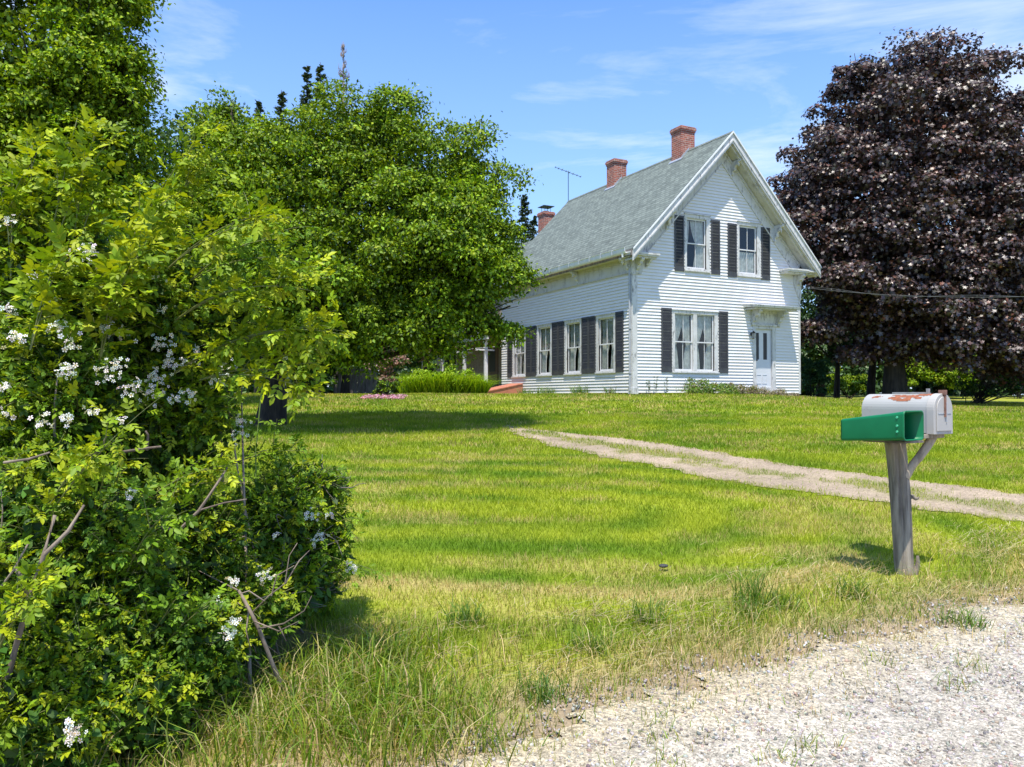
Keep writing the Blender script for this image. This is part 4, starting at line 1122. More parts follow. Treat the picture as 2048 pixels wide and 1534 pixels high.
def crown_leaves(blobs, nleaf, size, palette, weights, tmpl=LEAF_KITE, clump=.16, inner=.25, flat=.55, droop=0.0, upb=.7, jit=.2, seed=0, perclump=120, dome=None, fill=.24):
    """dome (metres): leaves sit on small separated boughs of about that radius; otherwise on soft clumps"""
    vol = np.array([b[1][0] * b[1][2] for b in blobs]); vol = vol / vol.sum()
    parts = []; placed = np.zeros((0, 3))
    cen = np.array([b[0] for b in blobs]); rad3 = np.array([b[1] for b in blobs])
    mid = np.average(cen, axis=0, weights=vol)
    for bi, ((c, r), f) in enumerate(zip(blobs, vol)):
        n = max(60, int(nleaf * f))
        if dome:
            ntry = int(26 * (r.mean() / dome) ** 2) + 14
            d = rand_dir(ntry); d[:, 2] = np.where(d[:, 2] < -.6, -d[:, 2], d[:, 2])
            bump = 1 + .34 * (noise2(d[:, 0] * 2.6 + c[0], d[:, 2] * 2.6 + d[:, 1] * 2 + c[1], seed) - .5)
            cand = c + d * r * ((.60 + .34 * rng.random(ntry)) * bump)[:, None]
            # drop candidates buried well inside a neighbouring mass
            q = np.linalg.norm((cand[:, None] - cen[None]) / rad3[None], axis=2); q[:, bi] = 9
            g_ = 1.05 / (dome * 2.6)
            hole = noise2(cand[:, 0] * g_ + cand[:, 1] * .4 * g_, cand[:, 2] * g_ * 1.3 - cand[:, 1] * .3 * g_, 23)
            cand = cand[(q.min(axis=1) > .62) & (hole > .37)]; ok = []
            for x in cand:
                if len(placed) == 0 or np.min(np.linalg.norm((placed - x) * [1, 1, 1.35], axis=1)) > dome * 1.22:
                    placed = np.vstack([placed, x]); ok.append(x)
            if not ok: continue
            cc = np.array(ok); nc = len(cc); rc = dome * (.65 + .7 * rng.random(nc))
            ns = int(n * (1 - fill)); w_ = rc ** 2 / (rc ** 2).sum(); k = rng.choice(nc, ns, p=w_)
            dd = rand_dir(ns); dd[:, 2] = np.where((dd[:, 2] < -.2) & (rng.random(ns) < .75), -dd[:, 2], dd[:, 2])
            lump = 1 + .70 * (noise2(dd[:, 0] * 3.4 + k * 1.7, dd[:, 1] * 3.4 + dd[:, 2] * 2.6, 4) - .5)
            lump = np.where(rng.random(ns) < .10, lump * (1.05 + .35 * rng.random(ns)), lump)
            outc = norm(cc[k] - mid) * .25
            P = cc[k] + (dd + outc) * np.array([1, 1, flat + .15]) * (rc[k] * (.70 + .32 * rng.random(ns)) * lump)[:, None]
            N = norm(np.array([0, -.15, .60]) + .85 * dd + .38 * rng.normal(size=(ns, 3)))
            Tn = norm(dd * .5 + rng.normal(size=(ns, 3)) * .7 + np.array([0, 0, -.35 - droop]))
            C = pal(palette, weights, ns, jit) * (1 + .30 * (rng.random(nc)[k] - .5))[:, None]
            parts.append(place(tmpl, P, Tn, N, size * (.65 + .7 * rng.random(ns)), C))
            nf = n - ns
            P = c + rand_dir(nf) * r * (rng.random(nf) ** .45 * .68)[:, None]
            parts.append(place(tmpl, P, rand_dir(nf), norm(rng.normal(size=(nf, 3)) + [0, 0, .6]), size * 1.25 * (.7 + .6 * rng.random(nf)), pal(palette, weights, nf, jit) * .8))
            continue
        nc = max(4, n // perclump)
        d = rand_dir(nc); d[:, 2] = np.where(d[:, 2] < -.55, -d[:, 2], d[:, 2])
        rad = np.where(rng.random(nc) < inner, rng.random(nc) ** .6 * .6, .62 + .50 * rng.random(nc))
        bump = 1 + .38 * (noise2(d[:, 0] * 2.6 + c[0], d[:, 2] * 2.6 + d[:, 1] * 2 + c[1], seed) - .5)
        cc = c + d * r * (rad * bump)[:, None]
        rc = clump * r.mean() * (.6 + .8 * rng.random(nc))
        k = rng.integers(0, nc, n)
        P = cc[k] + rng.normal(size=(n, 3)) * np.array([1, 1, flat]) * .62 * rc[k][:, None]
        outw = norm(P - c)
        dm_ = norm(P - cc[k] + np.array([0, 0, .25]) * rc[k][:, None])
        N = norm(upb * .6 * np.array([0, 0, 1.0]) + .35 * outw + .75 * dm_ + .42 * rng.normal(size=(n, 3)))
        Tn = norm(outw * .6 + rng.normal(size=(n, 3)) * .8 + np.array([0, 0, -.25 - droop]))
        C = pal(palette, weights, n, jit) * (1 + .22 * (rng.random(nc)[k] - .5))[:, None]
        parts.append(place(tmpl, P, Tn, N, size * (.65 + .7 * rng.random(n)), C))
    return merge(parts)

def tree_wood(base, trunk_r, blobs, fork=.35, limbs=1, sub=3, sides=8, lean=(0, 0)):
    base = np.array(base, float); tl = []
    top = np.average([b[0] for b in blobs], axis=0, weights=[b[1][0] for b in blobs])
    hi = max(b[0][2] for b in blobs); 
    tip = np.array([top[0] + lean[0], top[1] + lean[1], base[2] + (hi - base[2]) * .85])
    n = 9; P = bez(base, np.array([base[0], base[1], (base[2] + tip[2]) / 2]), tip, n)
    P[1:-1, :2] += .04 * rng.normal(size=(n - 2, 2))
    rad = trunk_r * np.linspace(1, .22, n); rad[0] *= 1.28
    P[0, 2] -= .25
    tl.append(tube(P, rad, sides, .05))
    for c, r in blobs:
        for q in range(limbs):
            t = np.clip(fork + .35 * rng.random() * (c[2] - base[2]) / (tip[2] - base[2] + 1e-6), .18, .85)
            i = t * (n - 1); a = P[int(i)] * (1 - i % 1) + P[min(int(i) + 1, n - 1)] * (i % 1)
            e = c + rng.normal(size=3) * r * .2
            m = (a + e) / 2 + np.array([0, 0, -.12 * np.linalg.norm(e - a)])
            r0 = trunk_r * (.20 + .22 * rng.random()); B = bez(a, m, e, 7)
            tl.append(tube(B, r0 * np.linspace(1, .25, 7), 6, .04))
            for s in range(sub):
                k = rng.integers(2, 6); d = rand_dir(1)[0]; d[2] = abs(d[2]) * .8 - .1
                e2 = c + d * r * .85; tl.append(tube(bez(B[k], (B[k] + e2) / 2 + [0, 0, .1 * r[2]], e2, 5), r0 * .32 * np.linspace(1, .25, 5), 5))
    return tl

def tree(name, label, cat, base, trunk_r, blobs, nleaf, size, palette, weights, mat, bark, group=None, crown_kw={}, wood_kw={}):
    root = empty(name, tuple(base), 0, label, cat, group)
    off = np.array(base, float)
    bl = [(c - off, r) for c, r in blobs]
    tubes_obj('trunk', tree_wood((0, 0, 0), trunk_r, bl, **wood_kw), bark, root)
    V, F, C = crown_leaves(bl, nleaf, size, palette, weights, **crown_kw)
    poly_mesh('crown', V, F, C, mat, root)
    return root

def gbase(px, Y): X = (px - 1024) / FPX * Y; return (X, Y, gz(X, Y))

GREENS = [(.098, .180, .004), (.178, .278, .006), (.262, .355, .009), (.044, .092, .003)]
YG = [(.19, .30, .007), (.27, .37, .010), (.11, .20, .006)]
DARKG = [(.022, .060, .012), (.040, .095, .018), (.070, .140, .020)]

# the broad apple-like tree in the middle of the lawn
b = [blob_np(*q) for q in ((700, 300, 15.4, 120), (712, 268, 15.7, 75), (590, 350, 15.3, 105), (500, 360, 15.1, 110), (800, 370, 15.3, 125), (640, 470, 14.7, 170), (800, 520, 14.5, 160), (885, 425, 15.3, 110), (935, 475, 15.1, 95), (900, 560, 14.7, 130),
    (945, 590, 14.7, 85), (1020, 615, 14.5, 42), (560, 590, 14.0, 150), (945, 645, 14.6, 55), (985, 650, 14.6, 40), (885, 685, 14.4, 42), (720, 690, 14.2, 60), (640, 700, 14.0, 60), (700, 630, 13.9, 120), (830, 660, 14.0, 75), (440, 500, 14.7, 150), (450, 230, 15.5, 34), (478, 290, 15.5, 55), (975, 385, 15.3, 48), (780, 290, 15.4, 70), (935, 340, 15.3, 62))]
tree('broadleaf_tree', 'broad green tree with low spreading crown standing on the lawn left of the house', 'tree', gbase(537, 15.3), .26, b, 190000, .072, GREENS + YG[:1], [1.2, 1.3, .6, .8, .3], M['leaf'], M['bark_dark'],
     crown_kw=dict(dome=.40, flat=.50), wood_kw=dict(sub=4, fork=.22))
# tall maple at the upper left
b = [blob_np(*q) for q in ((90, 130, 13, 170), (170, 60, 13, 90), (205, 150, 13, 72), (198, 215, 13, 78), (130, 280, 13, 150), (-60, 200, 13, 200), (-40, -60, 13.5, 200), (110, -80, 13.5, 150), (20, 360, 12.6, 150), (160, 400, 12.8, 120), (262, 98, 13, 20), (268, 190, 13, 26))]
tree('maple_tree', 'tall yellow-green maple filling the upper left corner behind the rose bush', 'tree', gbase(40, 13.2), .28, b, 130000, .078, GREENS + YG[:2], [1, 1.4, 1.0, .6, .6, .3], M['leaf'], M['bark_dark'],
     crown_kw=dict(dome=.42, flat=.50), wood_kw=dict(sub=4))
# the purple maple right of the house
b = [blob_np(*q) for q in ((1800, 172, 31, 74), (1870, 145, 31, 58), (1745, 200, 31, 72), (1935, 200, 31, 90), (1692, 258, 31, 74), (1810, 270, 30.5, 135), (1640, 340, 31, 85), (1720, 370, 30.2, 110), (1920, 350, 30.5, 130), (1618, 395, 31, 54),
    (1660, 480, 30.5, 110), (1790, 480, 29.8, 140), (1930, 490, 29.8, 140), (2040, 330, 31, 90), (2060, 460, 30.5, 120), (1730, 590, 29.8, 105), (1850, 600, 29.4, 120), (1980, 600, 29.6, 120), (2090, 590, 30, 110), (1665, 650, 30.5, 60), (1760, 680, 29.8, 75), (1890, 690, 29.5, 80), (1990, 265, 31, 75), (2010, 690, 29.5, 85), (1960, 725, 29.4, 60), (2070, 720, 29.6, 70), (1600, 312, 31.4, 26), (1720, 120, 31, 30), (1900, 88, 31, 14), (1820, 92, 31, 14))]
tree('purple_maple', 'large purple-leaved maple standing right of the house', 'tree', gbase(1790, 30.5), .42, b, 165000, .122,
     [(.050, .024, .020), (.026, .013, .012), (.088, .040, .028), (.040, .035, .016), (.15, .045, .02), (.080, .056, .052)], [1.4, 1.2, .6, .5, .12, .7], M['leaf_purple'], M['bark_dark'],
     crown_kw=dict(tmpl=LEAF_MAPLE, dome=.72, flat=.42, droop=.3), wood_kw=dict(sub=3, limbs=1, fork=.3))

# trees that close the view on the left, behind the broad tree
def bg_tree(px, Y, blobs, label, n, size, palette, wts, name='tree', kw={}, tr=.2, group='trees closing the view behind the lawn'):
    bl = [blob_np(*q) for q in blobs]
    return tree(name, label, 'tree', gbase(px, Y), tr, bl, n, size, palette, wts, M['leaf_dark'], M['bark_dark'], group, crown_kw=dict(dome=.024 * Y, flat=.5, **kw), wood_kw=dict(sub=2))
bg_tree(360, 21, ((330, 300, 21, 75), (390, 260, 21, 70), (300, 420, 21, 120), (430, 340, 21, 95), (380, 480, 21, 130), (350, 620, 21, 140), (250, 560, 21, 130)), 'grey-green tree seen between the tall maple and the broad tree', 24000, .12, [(.06, .13, .03), (.10, .18, .045), (.035, .085, .02)], [1, 1, .6], 'ash_tree')
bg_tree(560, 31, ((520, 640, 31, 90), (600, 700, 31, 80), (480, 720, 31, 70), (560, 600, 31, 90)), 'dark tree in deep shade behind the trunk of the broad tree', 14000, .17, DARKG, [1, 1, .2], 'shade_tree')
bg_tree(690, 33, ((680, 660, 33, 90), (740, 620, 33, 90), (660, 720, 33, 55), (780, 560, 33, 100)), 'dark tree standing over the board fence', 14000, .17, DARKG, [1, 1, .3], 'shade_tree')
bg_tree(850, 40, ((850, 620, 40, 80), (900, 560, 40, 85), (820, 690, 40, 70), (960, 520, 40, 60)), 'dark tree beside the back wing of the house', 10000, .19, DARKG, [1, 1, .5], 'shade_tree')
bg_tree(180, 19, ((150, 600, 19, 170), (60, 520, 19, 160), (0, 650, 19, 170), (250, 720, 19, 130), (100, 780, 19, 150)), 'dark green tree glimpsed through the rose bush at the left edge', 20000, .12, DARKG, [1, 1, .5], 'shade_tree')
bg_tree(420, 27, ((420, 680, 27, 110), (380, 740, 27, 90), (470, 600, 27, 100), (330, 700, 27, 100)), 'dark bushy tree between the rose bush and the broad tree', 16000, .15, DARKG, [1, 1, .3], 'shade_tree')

# conifers behind
def spruce(px, Y, topy, wpx, n, label, dead=False, basey=None, group='spruces rising behind the broad tree'):
    base = np.array(gbase(px, Y)); top = at(px, topy, Y); h = top[2] - base[2]; rw = wpx / FPX * Y
    root = empty('dead_spruce' if dead else 'spruce', tuple(base), 0, label, 'tree', group)
    tl = [tube([(0, 0, -.2), (.05, 0, h * .5), (0, 0, h)], [.18, .11, .012], 7)]
    parts = []; nb = 230 if not dead else 190
    for i in range(nb):
        t = .15 + .84 * rng.random() ** (.75); z = h * t; a = rng.random() * 6.283
        rr = rw * (1.02 - t) ** .8 * (.55 + .6 * rng.random()) * (1.6 if t < .8 else 1.1)
        p0 = np.array([0, 0, z]); p1 = p0 + np.array([math.cos(a) * rr, math.sin(a) * rr, (.25 if dead else -.12) * rr + .05])
        tl.append(tube([p0, (p0 + p1) / 2 + [0, 0, -.05 * rr], p1], [.030, .020, .008], 4))
        if dead:
            for q in range(4):
                s = .3 + .7 * rng.random(); e = p0 + (p1 - p0) * s; tl.append(tube([e, e + rng.normal(size=3) * .20 * rr + [0, 0, .16]], [.014, .007], 3))
        else:
            m = n // nb; s = rng.random(m) ** .6; P = p0 + (p1 - p0) * s[:, None] + rng.normal(size=(m, 3)) * [.07, .07, .04] * (rr + .25)
            Tn = norm((p1 - p0)[None] + rng.normal(size=(m, 3)) * .6 * rr); N = norm(np.array([0, 0, 1]) + .5 * rng.normal(size=(m, 3)))
            parts.append(place(LEAF_KITE, P, Tn, N, .12 * (.6 + .6 * rng.random(m)), pal([(.022, .045, .020), (.045, .075, .030), (.065, .08, .035)], [1, 1, .4], m)))
    tubes_obj('trunk', tl, M['deadwood'] if dead else M['bark_dark'], root)
    if parts: poly_mesh('crown', *merge(parts), M['leaf_dark'], root)
spruce(611, 38, 126, 60, 9000, 'narrow dark spruce tip left of its taller neighbour')
spruce(638, 38, 120, 70, 9000, 'slightly taller spruce between the narrow one and the dead one')
spruce(684, 38, 78, 60, 0, 'bare grey dead spruce rising above the broad tree', dead=True)
spruce(560, 39, 176, 70, 8000, 'low blunt spruce top just over the broad tree')
spruce(515, 40, 196, 60, 7000, 'shortest spruce top, leftmost over the broad tree')
spruce(1050, 44, 388, 60, 9000, 'dark spruce showing between the broad tree and the wing chimney', group=None)
spruce(1068, 46, 430, 50, 7000, 'small spruce half hidden by the farmhouse roof edge', group=None)

# right background
RB_ = 'trees closing the view right of the house'
bg_tree(1640, 41, ((1640, 620, 41, 80), (1620, 700, 41, 70), (1700, 560, 41, 80), (1680, 680, 41, 60)), 'dark tree close behind the right corner of the house', 15000, .19, DARKG + [(.11, .19, .03)], [1, 1, .3, .25], 'shade_tree', group=RB_)
bg_tree(1780, 43, ((1760, 640, 43, 90), (1840, 600, 43, 90), (1800, 700, 43, 75)), 'dark tree directly behind the purple maple trunk', 15000, .20, DARKG + [(.11, .19, .03)], [1, 1, .3, .15], 'shade_tree', group=RB_)
bg_tree(1930, 42, ((1920, 640, 42, 95), (2000, 600, 42, 90), (1880, 720, 42, 70), (2030, 700, 42, 80)), 'dark tree behind the arching canes at the right edge', 16000, .19, DARKG + [(.12, .21, .03)], [1, 1, .4, .3], 'shade_tree', group=RB_)
bg_tree(2110, 40, ((2100, 560, 40, 120), (2080, 680, 40, 100), (2150, 450, 40, 120)), 'dark tree cut by the right edge of the view', 12000, .19, DARKG, [1, 1, .4], 'shade_tree', group=RB_)

wb = []
for px, top, Yw in [(x_, 610 + 40 * math.sin(x_ * .013) + 30 * math.sin(x_ * .031), 58 + 5 * math.sin(x_ * .02)) for x_ in list(range(-500, 1260, 85)) + list(range(1560, 2700, 85))]:
    wb.append(blob_np(px, top + 70, Yw, 95)); wb.append(blob_np(px + 40, top + 140, Yw - 3, 80)); wb.append(blob_np(px + 10, 748, Yw - 6, 62)); wb.append(blob_np(px + 50, 765, Yw - 5, 50)); wb += [blob_np(px + q_, 779, Yw - 7, 32) for q_ in (0, 28, 57)]
V, F, C = crown_leaves(wb, 150000, .46, DARKG, [1, 1, .25], clump=.25, inner=.4)
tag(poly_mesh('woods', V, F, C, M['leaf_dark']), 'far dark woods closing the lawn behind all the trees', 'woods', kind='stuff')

def shrub(px, Y, blobs, label, n, size, palette, wts, name='shrub', cat='shrub', mat=None, tmpl=LEAF_KITE, group=None, stems=9, kw={}):
    base = np.array(gbase(px, Y)); bl = [blob_np(*q) for q in blobs]; bl = [(c - base, r) for c, r in bl]
    root = empty(name, tuple(base), 0, label, cat, group)
    tl = []
    for i in range(stems):
        c, r = bl[i % len(bl)]; e = c + rand_dir(1)[0] * r * .7; e[2] = max(e[2], .15)
        a = np.array([.15 * rng.normal() * r[0], .15 * rng.normal() * r[0], -.05]); tl.append(tube(bez(a, (a + e) / 2 + [0, 0, .2 * r[2]], e, 5), .02 * np.linspace(1, .3, 5), 5))
    tubes_obj('stems', tl, M['bark_dark'], root)
    poly_mesh('foliage', *crown_leaves(bl, n, size, palette, wts, tmpl=tmpl, clump=.25, inner=.4, **kw), mat or M['leaf'], root)
    return root
shrub(1870, 38.5, ((1870, 730, 38.5, 48), (1910, 740, 38.5, 42), (1840, 752, 38.5, 36), (1890, 765, 38.5, 40), (1930, 760, 38.5, 36)), 'sunlit yellow-green shrub right of the purple maple trunk', 9000, .12, YG + GREENS[:1], [1, 1, .6, .4])
shrub(1700, 38, ((1690, 768, 38, 26), (1720, 776, 38, 22), (1665, 776, 38, 22)), 'low bright shrub between the house and the maple trunk', 3500, .10, YG + GREENS[:2], [1, .6, .6, .6])
shrub(1622, 33, ((1622, 768, 33, 26), (1640, 745, 33, 26), (1612, 735, 33, 22)), 'blue-green shrub against the right corner of the house', 4000, .11, [(.03, .09, .04), (.06, .14, .05)], [1, 1])
shrub(1950, 33, ((1960, 770, 33, 36), (2010, 765, 33, 42), (2060, 760, 33, 50), (1990, 735, 33, 30)), 'tangle of arching canes and leaves at the far right', 7000, .11, DARKG + YG[:1], [1, 1, .6, .5], stems=46)
shrub(2040, 38, ((2035, 752, 38, 22), (2055, 758, 38, 24)), 'small bright yellow-green bush at the right edge', 2200, .10, YG, [1, 1, .5])
# second leaning trunk and small one under the maple
for (px, Y, tp, r0, lab) in ((1740, 33, (1762, 600), .17, 'dark leaning tree trunk just left of the purple maple'), (1672, 36, (1676, 690), .14, 'thin bare trunk near the right corner of the house')):
    ba = np.array(gbase(px, Y)); e = at(tp[0], tp[1], Y) - ba
    root = empty('small_tree', tuple(ba), 0, lab, 'tree')
    tubes_obj('trunk', [tube(bez(np.array([0, 0, -.2]), np.array([.1, 0, e[2] * .5]), e, 6), r0 * np.linspace(1.1, .5, 6), 8)] + [tube(bez(e * .6, e * .8 + [rng.normal() * .4, 0, .3], e + [rng.normal() * 1.2, .2, .6], 5), r0 * .4 * np.linspace(1, .4, 5), 5) for _ in range(4)], M['bark_dark'], root)
    poly_mesh('crown', *crown_leaves([(e + [0, 0, .4], np.array([1.6, 1.3, .8])), (e * .8 + [.6, 0, .2], np.array([1.0, .8, .6]))], 5000, .15, DARKG, [1, 1, .3]), M['leaf_dark'], root)

# board fence deep in the shade
fr_ = empty('board_fence', gbase(714, 34.4), 0, 'grey weathered board fence in the shade left of the pink shrub', 'fence')
mb = MB()
for i in range(11):
    x = -1.0 + i * .17; hgt = 1.15 + .04 * math.sin(i * 3.1); mb.box(x, x + .155, -.012, .012, -.1, hgt)
mb.build('boards', M['deadwood'], fr_, 0)
mb = MB(); mb.box(-1.0, .87, .013, .05, .25, .33); mb.box(-1.0, .87, .013, .05, .85, .93); mb.build('rail', M['deadwood'], fr_)

# pink-leaved shrub and planting near the porch
shrub(770, 25, ((765, 700, 25, 32), (790, 730, 25, 30), (775, 755, 25, 26), (758, 725, 25, 26)), 'pink-tinged leafy shrub left of the porch', 4200, .10, [(.34, .19, .15), (.20, .12, .08), (.10, .15, .03), (.42, .27, .24)], [1, .8, 1.1, .4], kw=dict())
shrub(880, 33.0, ((895, 690, 33.0, 24), (858, 712, 33.0, 24)), 'reddish shrub growing against the porch', 2600, .10, [(.20, .10, .07), (.09, .14, .02), (.26, .14, .14)], [.8, 1, .3])
shrub(770, 24, ((760, 778, 24, 14), (785, 776, 24, 12)), 'low dark green clump behind the pink groundcover', 1400, .07, GREENS[:2] + DARKG[1:2], [1, .5, .8])
def strap_clump(px, Y, rpx, hpx, n, label, pal_, wts, name='lily_clump', lean=.9, wd=.02, group=None):
    base = np.array(gbase(px, Y)); h = hpx / FPX * Y; r = rpx / FPX * Y
    X = base[0] + r * .6 * rng.normal(size=n).clip(-1.6, 1.6); Yv = base[1] + r * .5 * rng.normal(size=n).clip(-1.6, 1.6)
    V, F, C = blades(X, Yv, h * (.5 + .6 * rng.random(n)), wd * (.7 + .6 * rng.random(n)), pal(pal_, wts, n), lean, 2)
    o = poly_mesh(name, V, F, C, M['blade']); return tag(o, label, 'plant', group)
LY = [(.22, .36, .010), (.30, .42, .020), (.13, .25, .008)]
for (px, rp_, hp, lab) in ((835, 34, 52, 'bright green lily clump at the left end of the porch bed'), (880, 42, 62, 'tallest bright green lily clump before the porch'), (922, 34, 56, 'bright lily clump in front of the first porch post'), (952, 20, 44, 'low lily clump beside the red cellar hatch')):
    base = np.array(gbase(px, 29.5)); base[2] -= .12; 
    root = empty('lily_clump', tuple(base), 0, lab, 'plant', 'lily clumps in front of the porch')
    r = rp_ / FPX * 29.5; h = hp / FPX * 29.5; n = 1500
    X = r * .6 * rng.normal(size=n).clip(-1.5, 1.5); Yv = r * .5 * rng.normal(size=n).clip(-1.5, 1.5)
    V, F, C = blades(X + base[0], Yv + base[1], h * (.55 + .5 * rng.random(n)), .022 + 0 * X, pal(LY, [1, 1, .6], n), 1.1, 2); V = V - base
    poly_mesh('blades', V, F, C, M['blade'], root)
    bl = [(np.array([0, 0, h * .62]), np.array([r, r * .8, h * .40]))]
    poly_mesh('leaves', *crown_leaves(bl, 1600, .075, LY, [1, 1, .6], clump=.3, inner=.4), M['leaf'], root)
# pink groundcover
n = 2600; base = np.array(gbase(768, 23.5)); X = base[0] + .62 * (rng.random(n) * 2 - 1); Yv = base[1] + .5 * (rng.random(n) * 2 - 1); Z = ground_z(X, Yv) + .02 + .05 * rng.random(n)
P = np.stack([X, Yv, Z], 1); C = pal([(.62, .30, .46), (.70, .48, .55), (.42, .12, .32), (.10, .18, .04)], [1, 1, .6, .4], n)
o = poly_mesh('groundcover_flowers', *place(LEAF_KITE, P, rand_dir(n), norm(np.array([0, 0, 1]) + .4 * rng.normal(size=(n, 3))), .045 + 0 * X, C), M['petal']); tag(o, 'pink flowering groundcover at the lawn edge left of the lilies', 'flowers', kind='stuff')

# plants along the house walls (positions in house coordinates)
def wall_clump(u, v, r, h, n, label, pal_, wts, name, wd=.016, lean=.6):
    p = hw(u, v, 0); base = np.array([p[0], p[1], gz(p[0], p[1])])
    X = base[0] + r * .5 * rng.normal(size=n).clip(-1.7, 1.7); Yv = base[1] + r * .35 * rng.normal(size=n).clip(-1.7, 1.7)
    V, F, C = blades(X, Yv, h * (.45 + .65 * rng.random(n)), wd * (.7 + .6 * rng.random(n)), pal(pal_, wts, n), lean, 2)
    tag(poly_mesh(name, V, F, C, M['blade']), label, 'plant', 'iris clumps along the side wall' if name == 'iris_clump' else None)
IR = [(.10, .20, .06), (.16, .27, .08), (.22, .30, .08)]
wall_clump(-.35, 2.6, .32, .42, 150, 'bushiest iris clump under the gap by the second side window', IR, [1, 1, .6], 'iris_clump')
wall_clump(-.35, 4.95, .42, .40, 150, 'iris clump with yellowish leaves under the third side window', IR + [(.28, .33, .06)], [1, 1, .6, .8], 'iris_clump')
wall_clump(-.35, 6.5, .32, .38, 110, 'sparse iris clump next to the red cellar hatch', IR, [1, 1, .3], 'iris_clump')
wall_clump(-.30, .85, .22, .36, 60, 'thin dry-tipped iris clump nearest the front corner', IR + [(.3, .2, .14)], [1, 1, .3, .5], 'iris_clump')
for (u, lab) in ((.42, 'leafy weed stem nearest the front corner of the house'), (.72, 'tall thin weed stem, middle one against the front wall'), (1.12, 'thin weed stem just left of the front shutter')):
    p = hw(u, -.22, 0); b0 = np.array([p[0], p[1], gz(p[0], p[1])]); h = .46 + .1 * (u > .6)
    root = empty('weed', tuple(b0), 0, lab, 'weed', 'weed stems against the front wall')
    tubes_obj('stem', [tube([(0, 0, 0), (.02, 0, h * .5), (.01, .0, h)], [.007, .006, .003], 5)], M['twig'], root)
    n = 60; z = h * rng.random(n); a = rng.random(n) * 6.28; P = np.stack([.02 * np.cos(a), .02 * np.sin(a), z], 1)
    poly_mesh('leaves', *place(LEAF_KITE, P, np.stack([np.cos(a), np.sin(a), .3 + 0 * a], 1), norm(np.array([0, 0, 1]) + .3 * rng.normal(size=(n, 3))), .06 + .02 * rng.random(n), pal([(.08, .16, .05), (.05, .10, .03)], [1, 1], n)), M['leaf'], root)
def low_bush(us, r, h, n, label, pal_, wts, size=.05):
    p0 = hw(us[0], -.55, 0); root = empty('low_bush', (p0[0], p0[1], gz(p0[0], p0[1])), 0, label, 'bush'); off = np.array(root.location)
    bl = []
    for u in us:
        p = hw(u, -.55, 0); bl.append((np.array([p[0], p[1], gz(p[0], p[1]) + h * .3]) - off, np.array([r, r * .7, h])))
    tubes_obj('stems', [tube([(0, 0, -.05), tuple(bl[i % len(bl)][0] * .6), tuple(bl[i % len(bl)][0] + np.array([.3 * math.cos(i * 2.1), .2 * math.sin(i * 2.1), h * .4]))], [.012, .01, .005], 4) for i in range(10)], M['twig'], root)
    poly_mesh('foliage', *crown_leaves(bl, n, size, pal_, wts, clump=.3, inner=.5, upb=.9), M['leaf'], root)
low_bush((1.9, 2.5, 3.1), .62, .34, 5200, 'low bright green creeping bush under the double window', [(.13, .24, .02), (.08, .16, .02), (.22, .24, .06), (.20, .12, .06)], [1, .9, .4, .2])
low_bush((3.8, 4.5), .55, .25, 3200, 'low dry brownish bush between the green bush and the door', [(.20, .16, .09), (.13, .17, .04), (.30, .24, .16)], [1, .9, .6])
low_bush((5.2, 5.9), .55, .24, 3200, 'greyish dry low bush at the foot of the front door', [(.30, .24, .20), (.22, .20, .10), (.14, .17, .05)], [1, .8, .4])

# ==================================================================== FLOWERING ROSE BUSH (foreground left)
bush = empty('rose_bush', (-2.2, 3.3, gz(-2.2, 3.3)), 0, 'huge tangled rose bush with white flower clusters filling the left foreground', 'bush')
BO = np.array(bush.location)
BB = [(120, 590, 3.6, 175), (300, 640, 3.8, 165), (430, 660, 4.0, 115), (80, 820, 3.35, 210), (330, 850, 3.8, 165), (130, 1110, 3.05, 225), (380, 1120, 3.6, 165), (545, 1060, 4.0, 115), (640, 1080, 4.15, 72), (170, 1340, 2.9, 170), (390, 1310, 3.15, 120), (480, 1230, 3.5, 110), (50, 470, 3.6, 130), (160, 1440, 2.72, 110), (40, 1400, 2.7, 140), (300, 1400, 2.85, 100), (560, 1180, 3.8, 90), (640, 980, 4.2, 60), (580, 980, 4.2, 60), (300, 460, 3.9, 60), (640, 1160, 4.0, 50), (270, 1200, 3.0, 110), (70, 990, 3.05, 130)]
bb = [(at(q[0], q[1], q[2]), q[3] / FPX * q[2]) for q in BB]
def compound(P, Tn, N, S, C, fold=.0):
    """pinnate leaves of seven leaflets"""
    n = len(P); Tn = norm(Tn); B = norm(np.cross(N, Tn)); N = np.cross(Tn, B)
    out_ = []
    for (s, side, k) in ((.30, 1, .75), (.30, -1, .75), (.58, 1, .95), (.58, -1, .95), (.84, 1, .95), (.84, -1, .95), (.95, 0, 1.1)):
        pos = P + Tn * (S * 1.9 * s)[:, None] - N * (S * .25 * s * s)[:, None]
        ang = (.95 if side else 0) * side
        t = Tn * math.cos(ang) + B * math.sin(ang) - N * (.12 + .12 * rng.random(n))[:, None] + .16 * rng.normal(size=(n, 3))
        nn = N + .28 * rng.normal(size=(n, 3))
        out_.append(place(LEAFLET, pos, t, nn, S * k * (.85 + .3 * rng.random(n)), C * (1 + .08 * rng.normal(size=(n, 1)))))
    return merge(out_)
def in_any(P, k=.9):
    m = np.zeros(len(P), bool)
    for c, r in bb: m |= (np.linalg.norm((P - c) / r, axis=1) < k)
    return m
stems = []; canes = []; LP = []; LT = []; LN = []; LS = []; LC = []
HI = np.array([(.21, .295, .006), (.15, .245, .005), (.32, .375, .008)]); LO = np.array([(.070, .150, .006), (.11, .21, .007), (.16, .27, .008)])
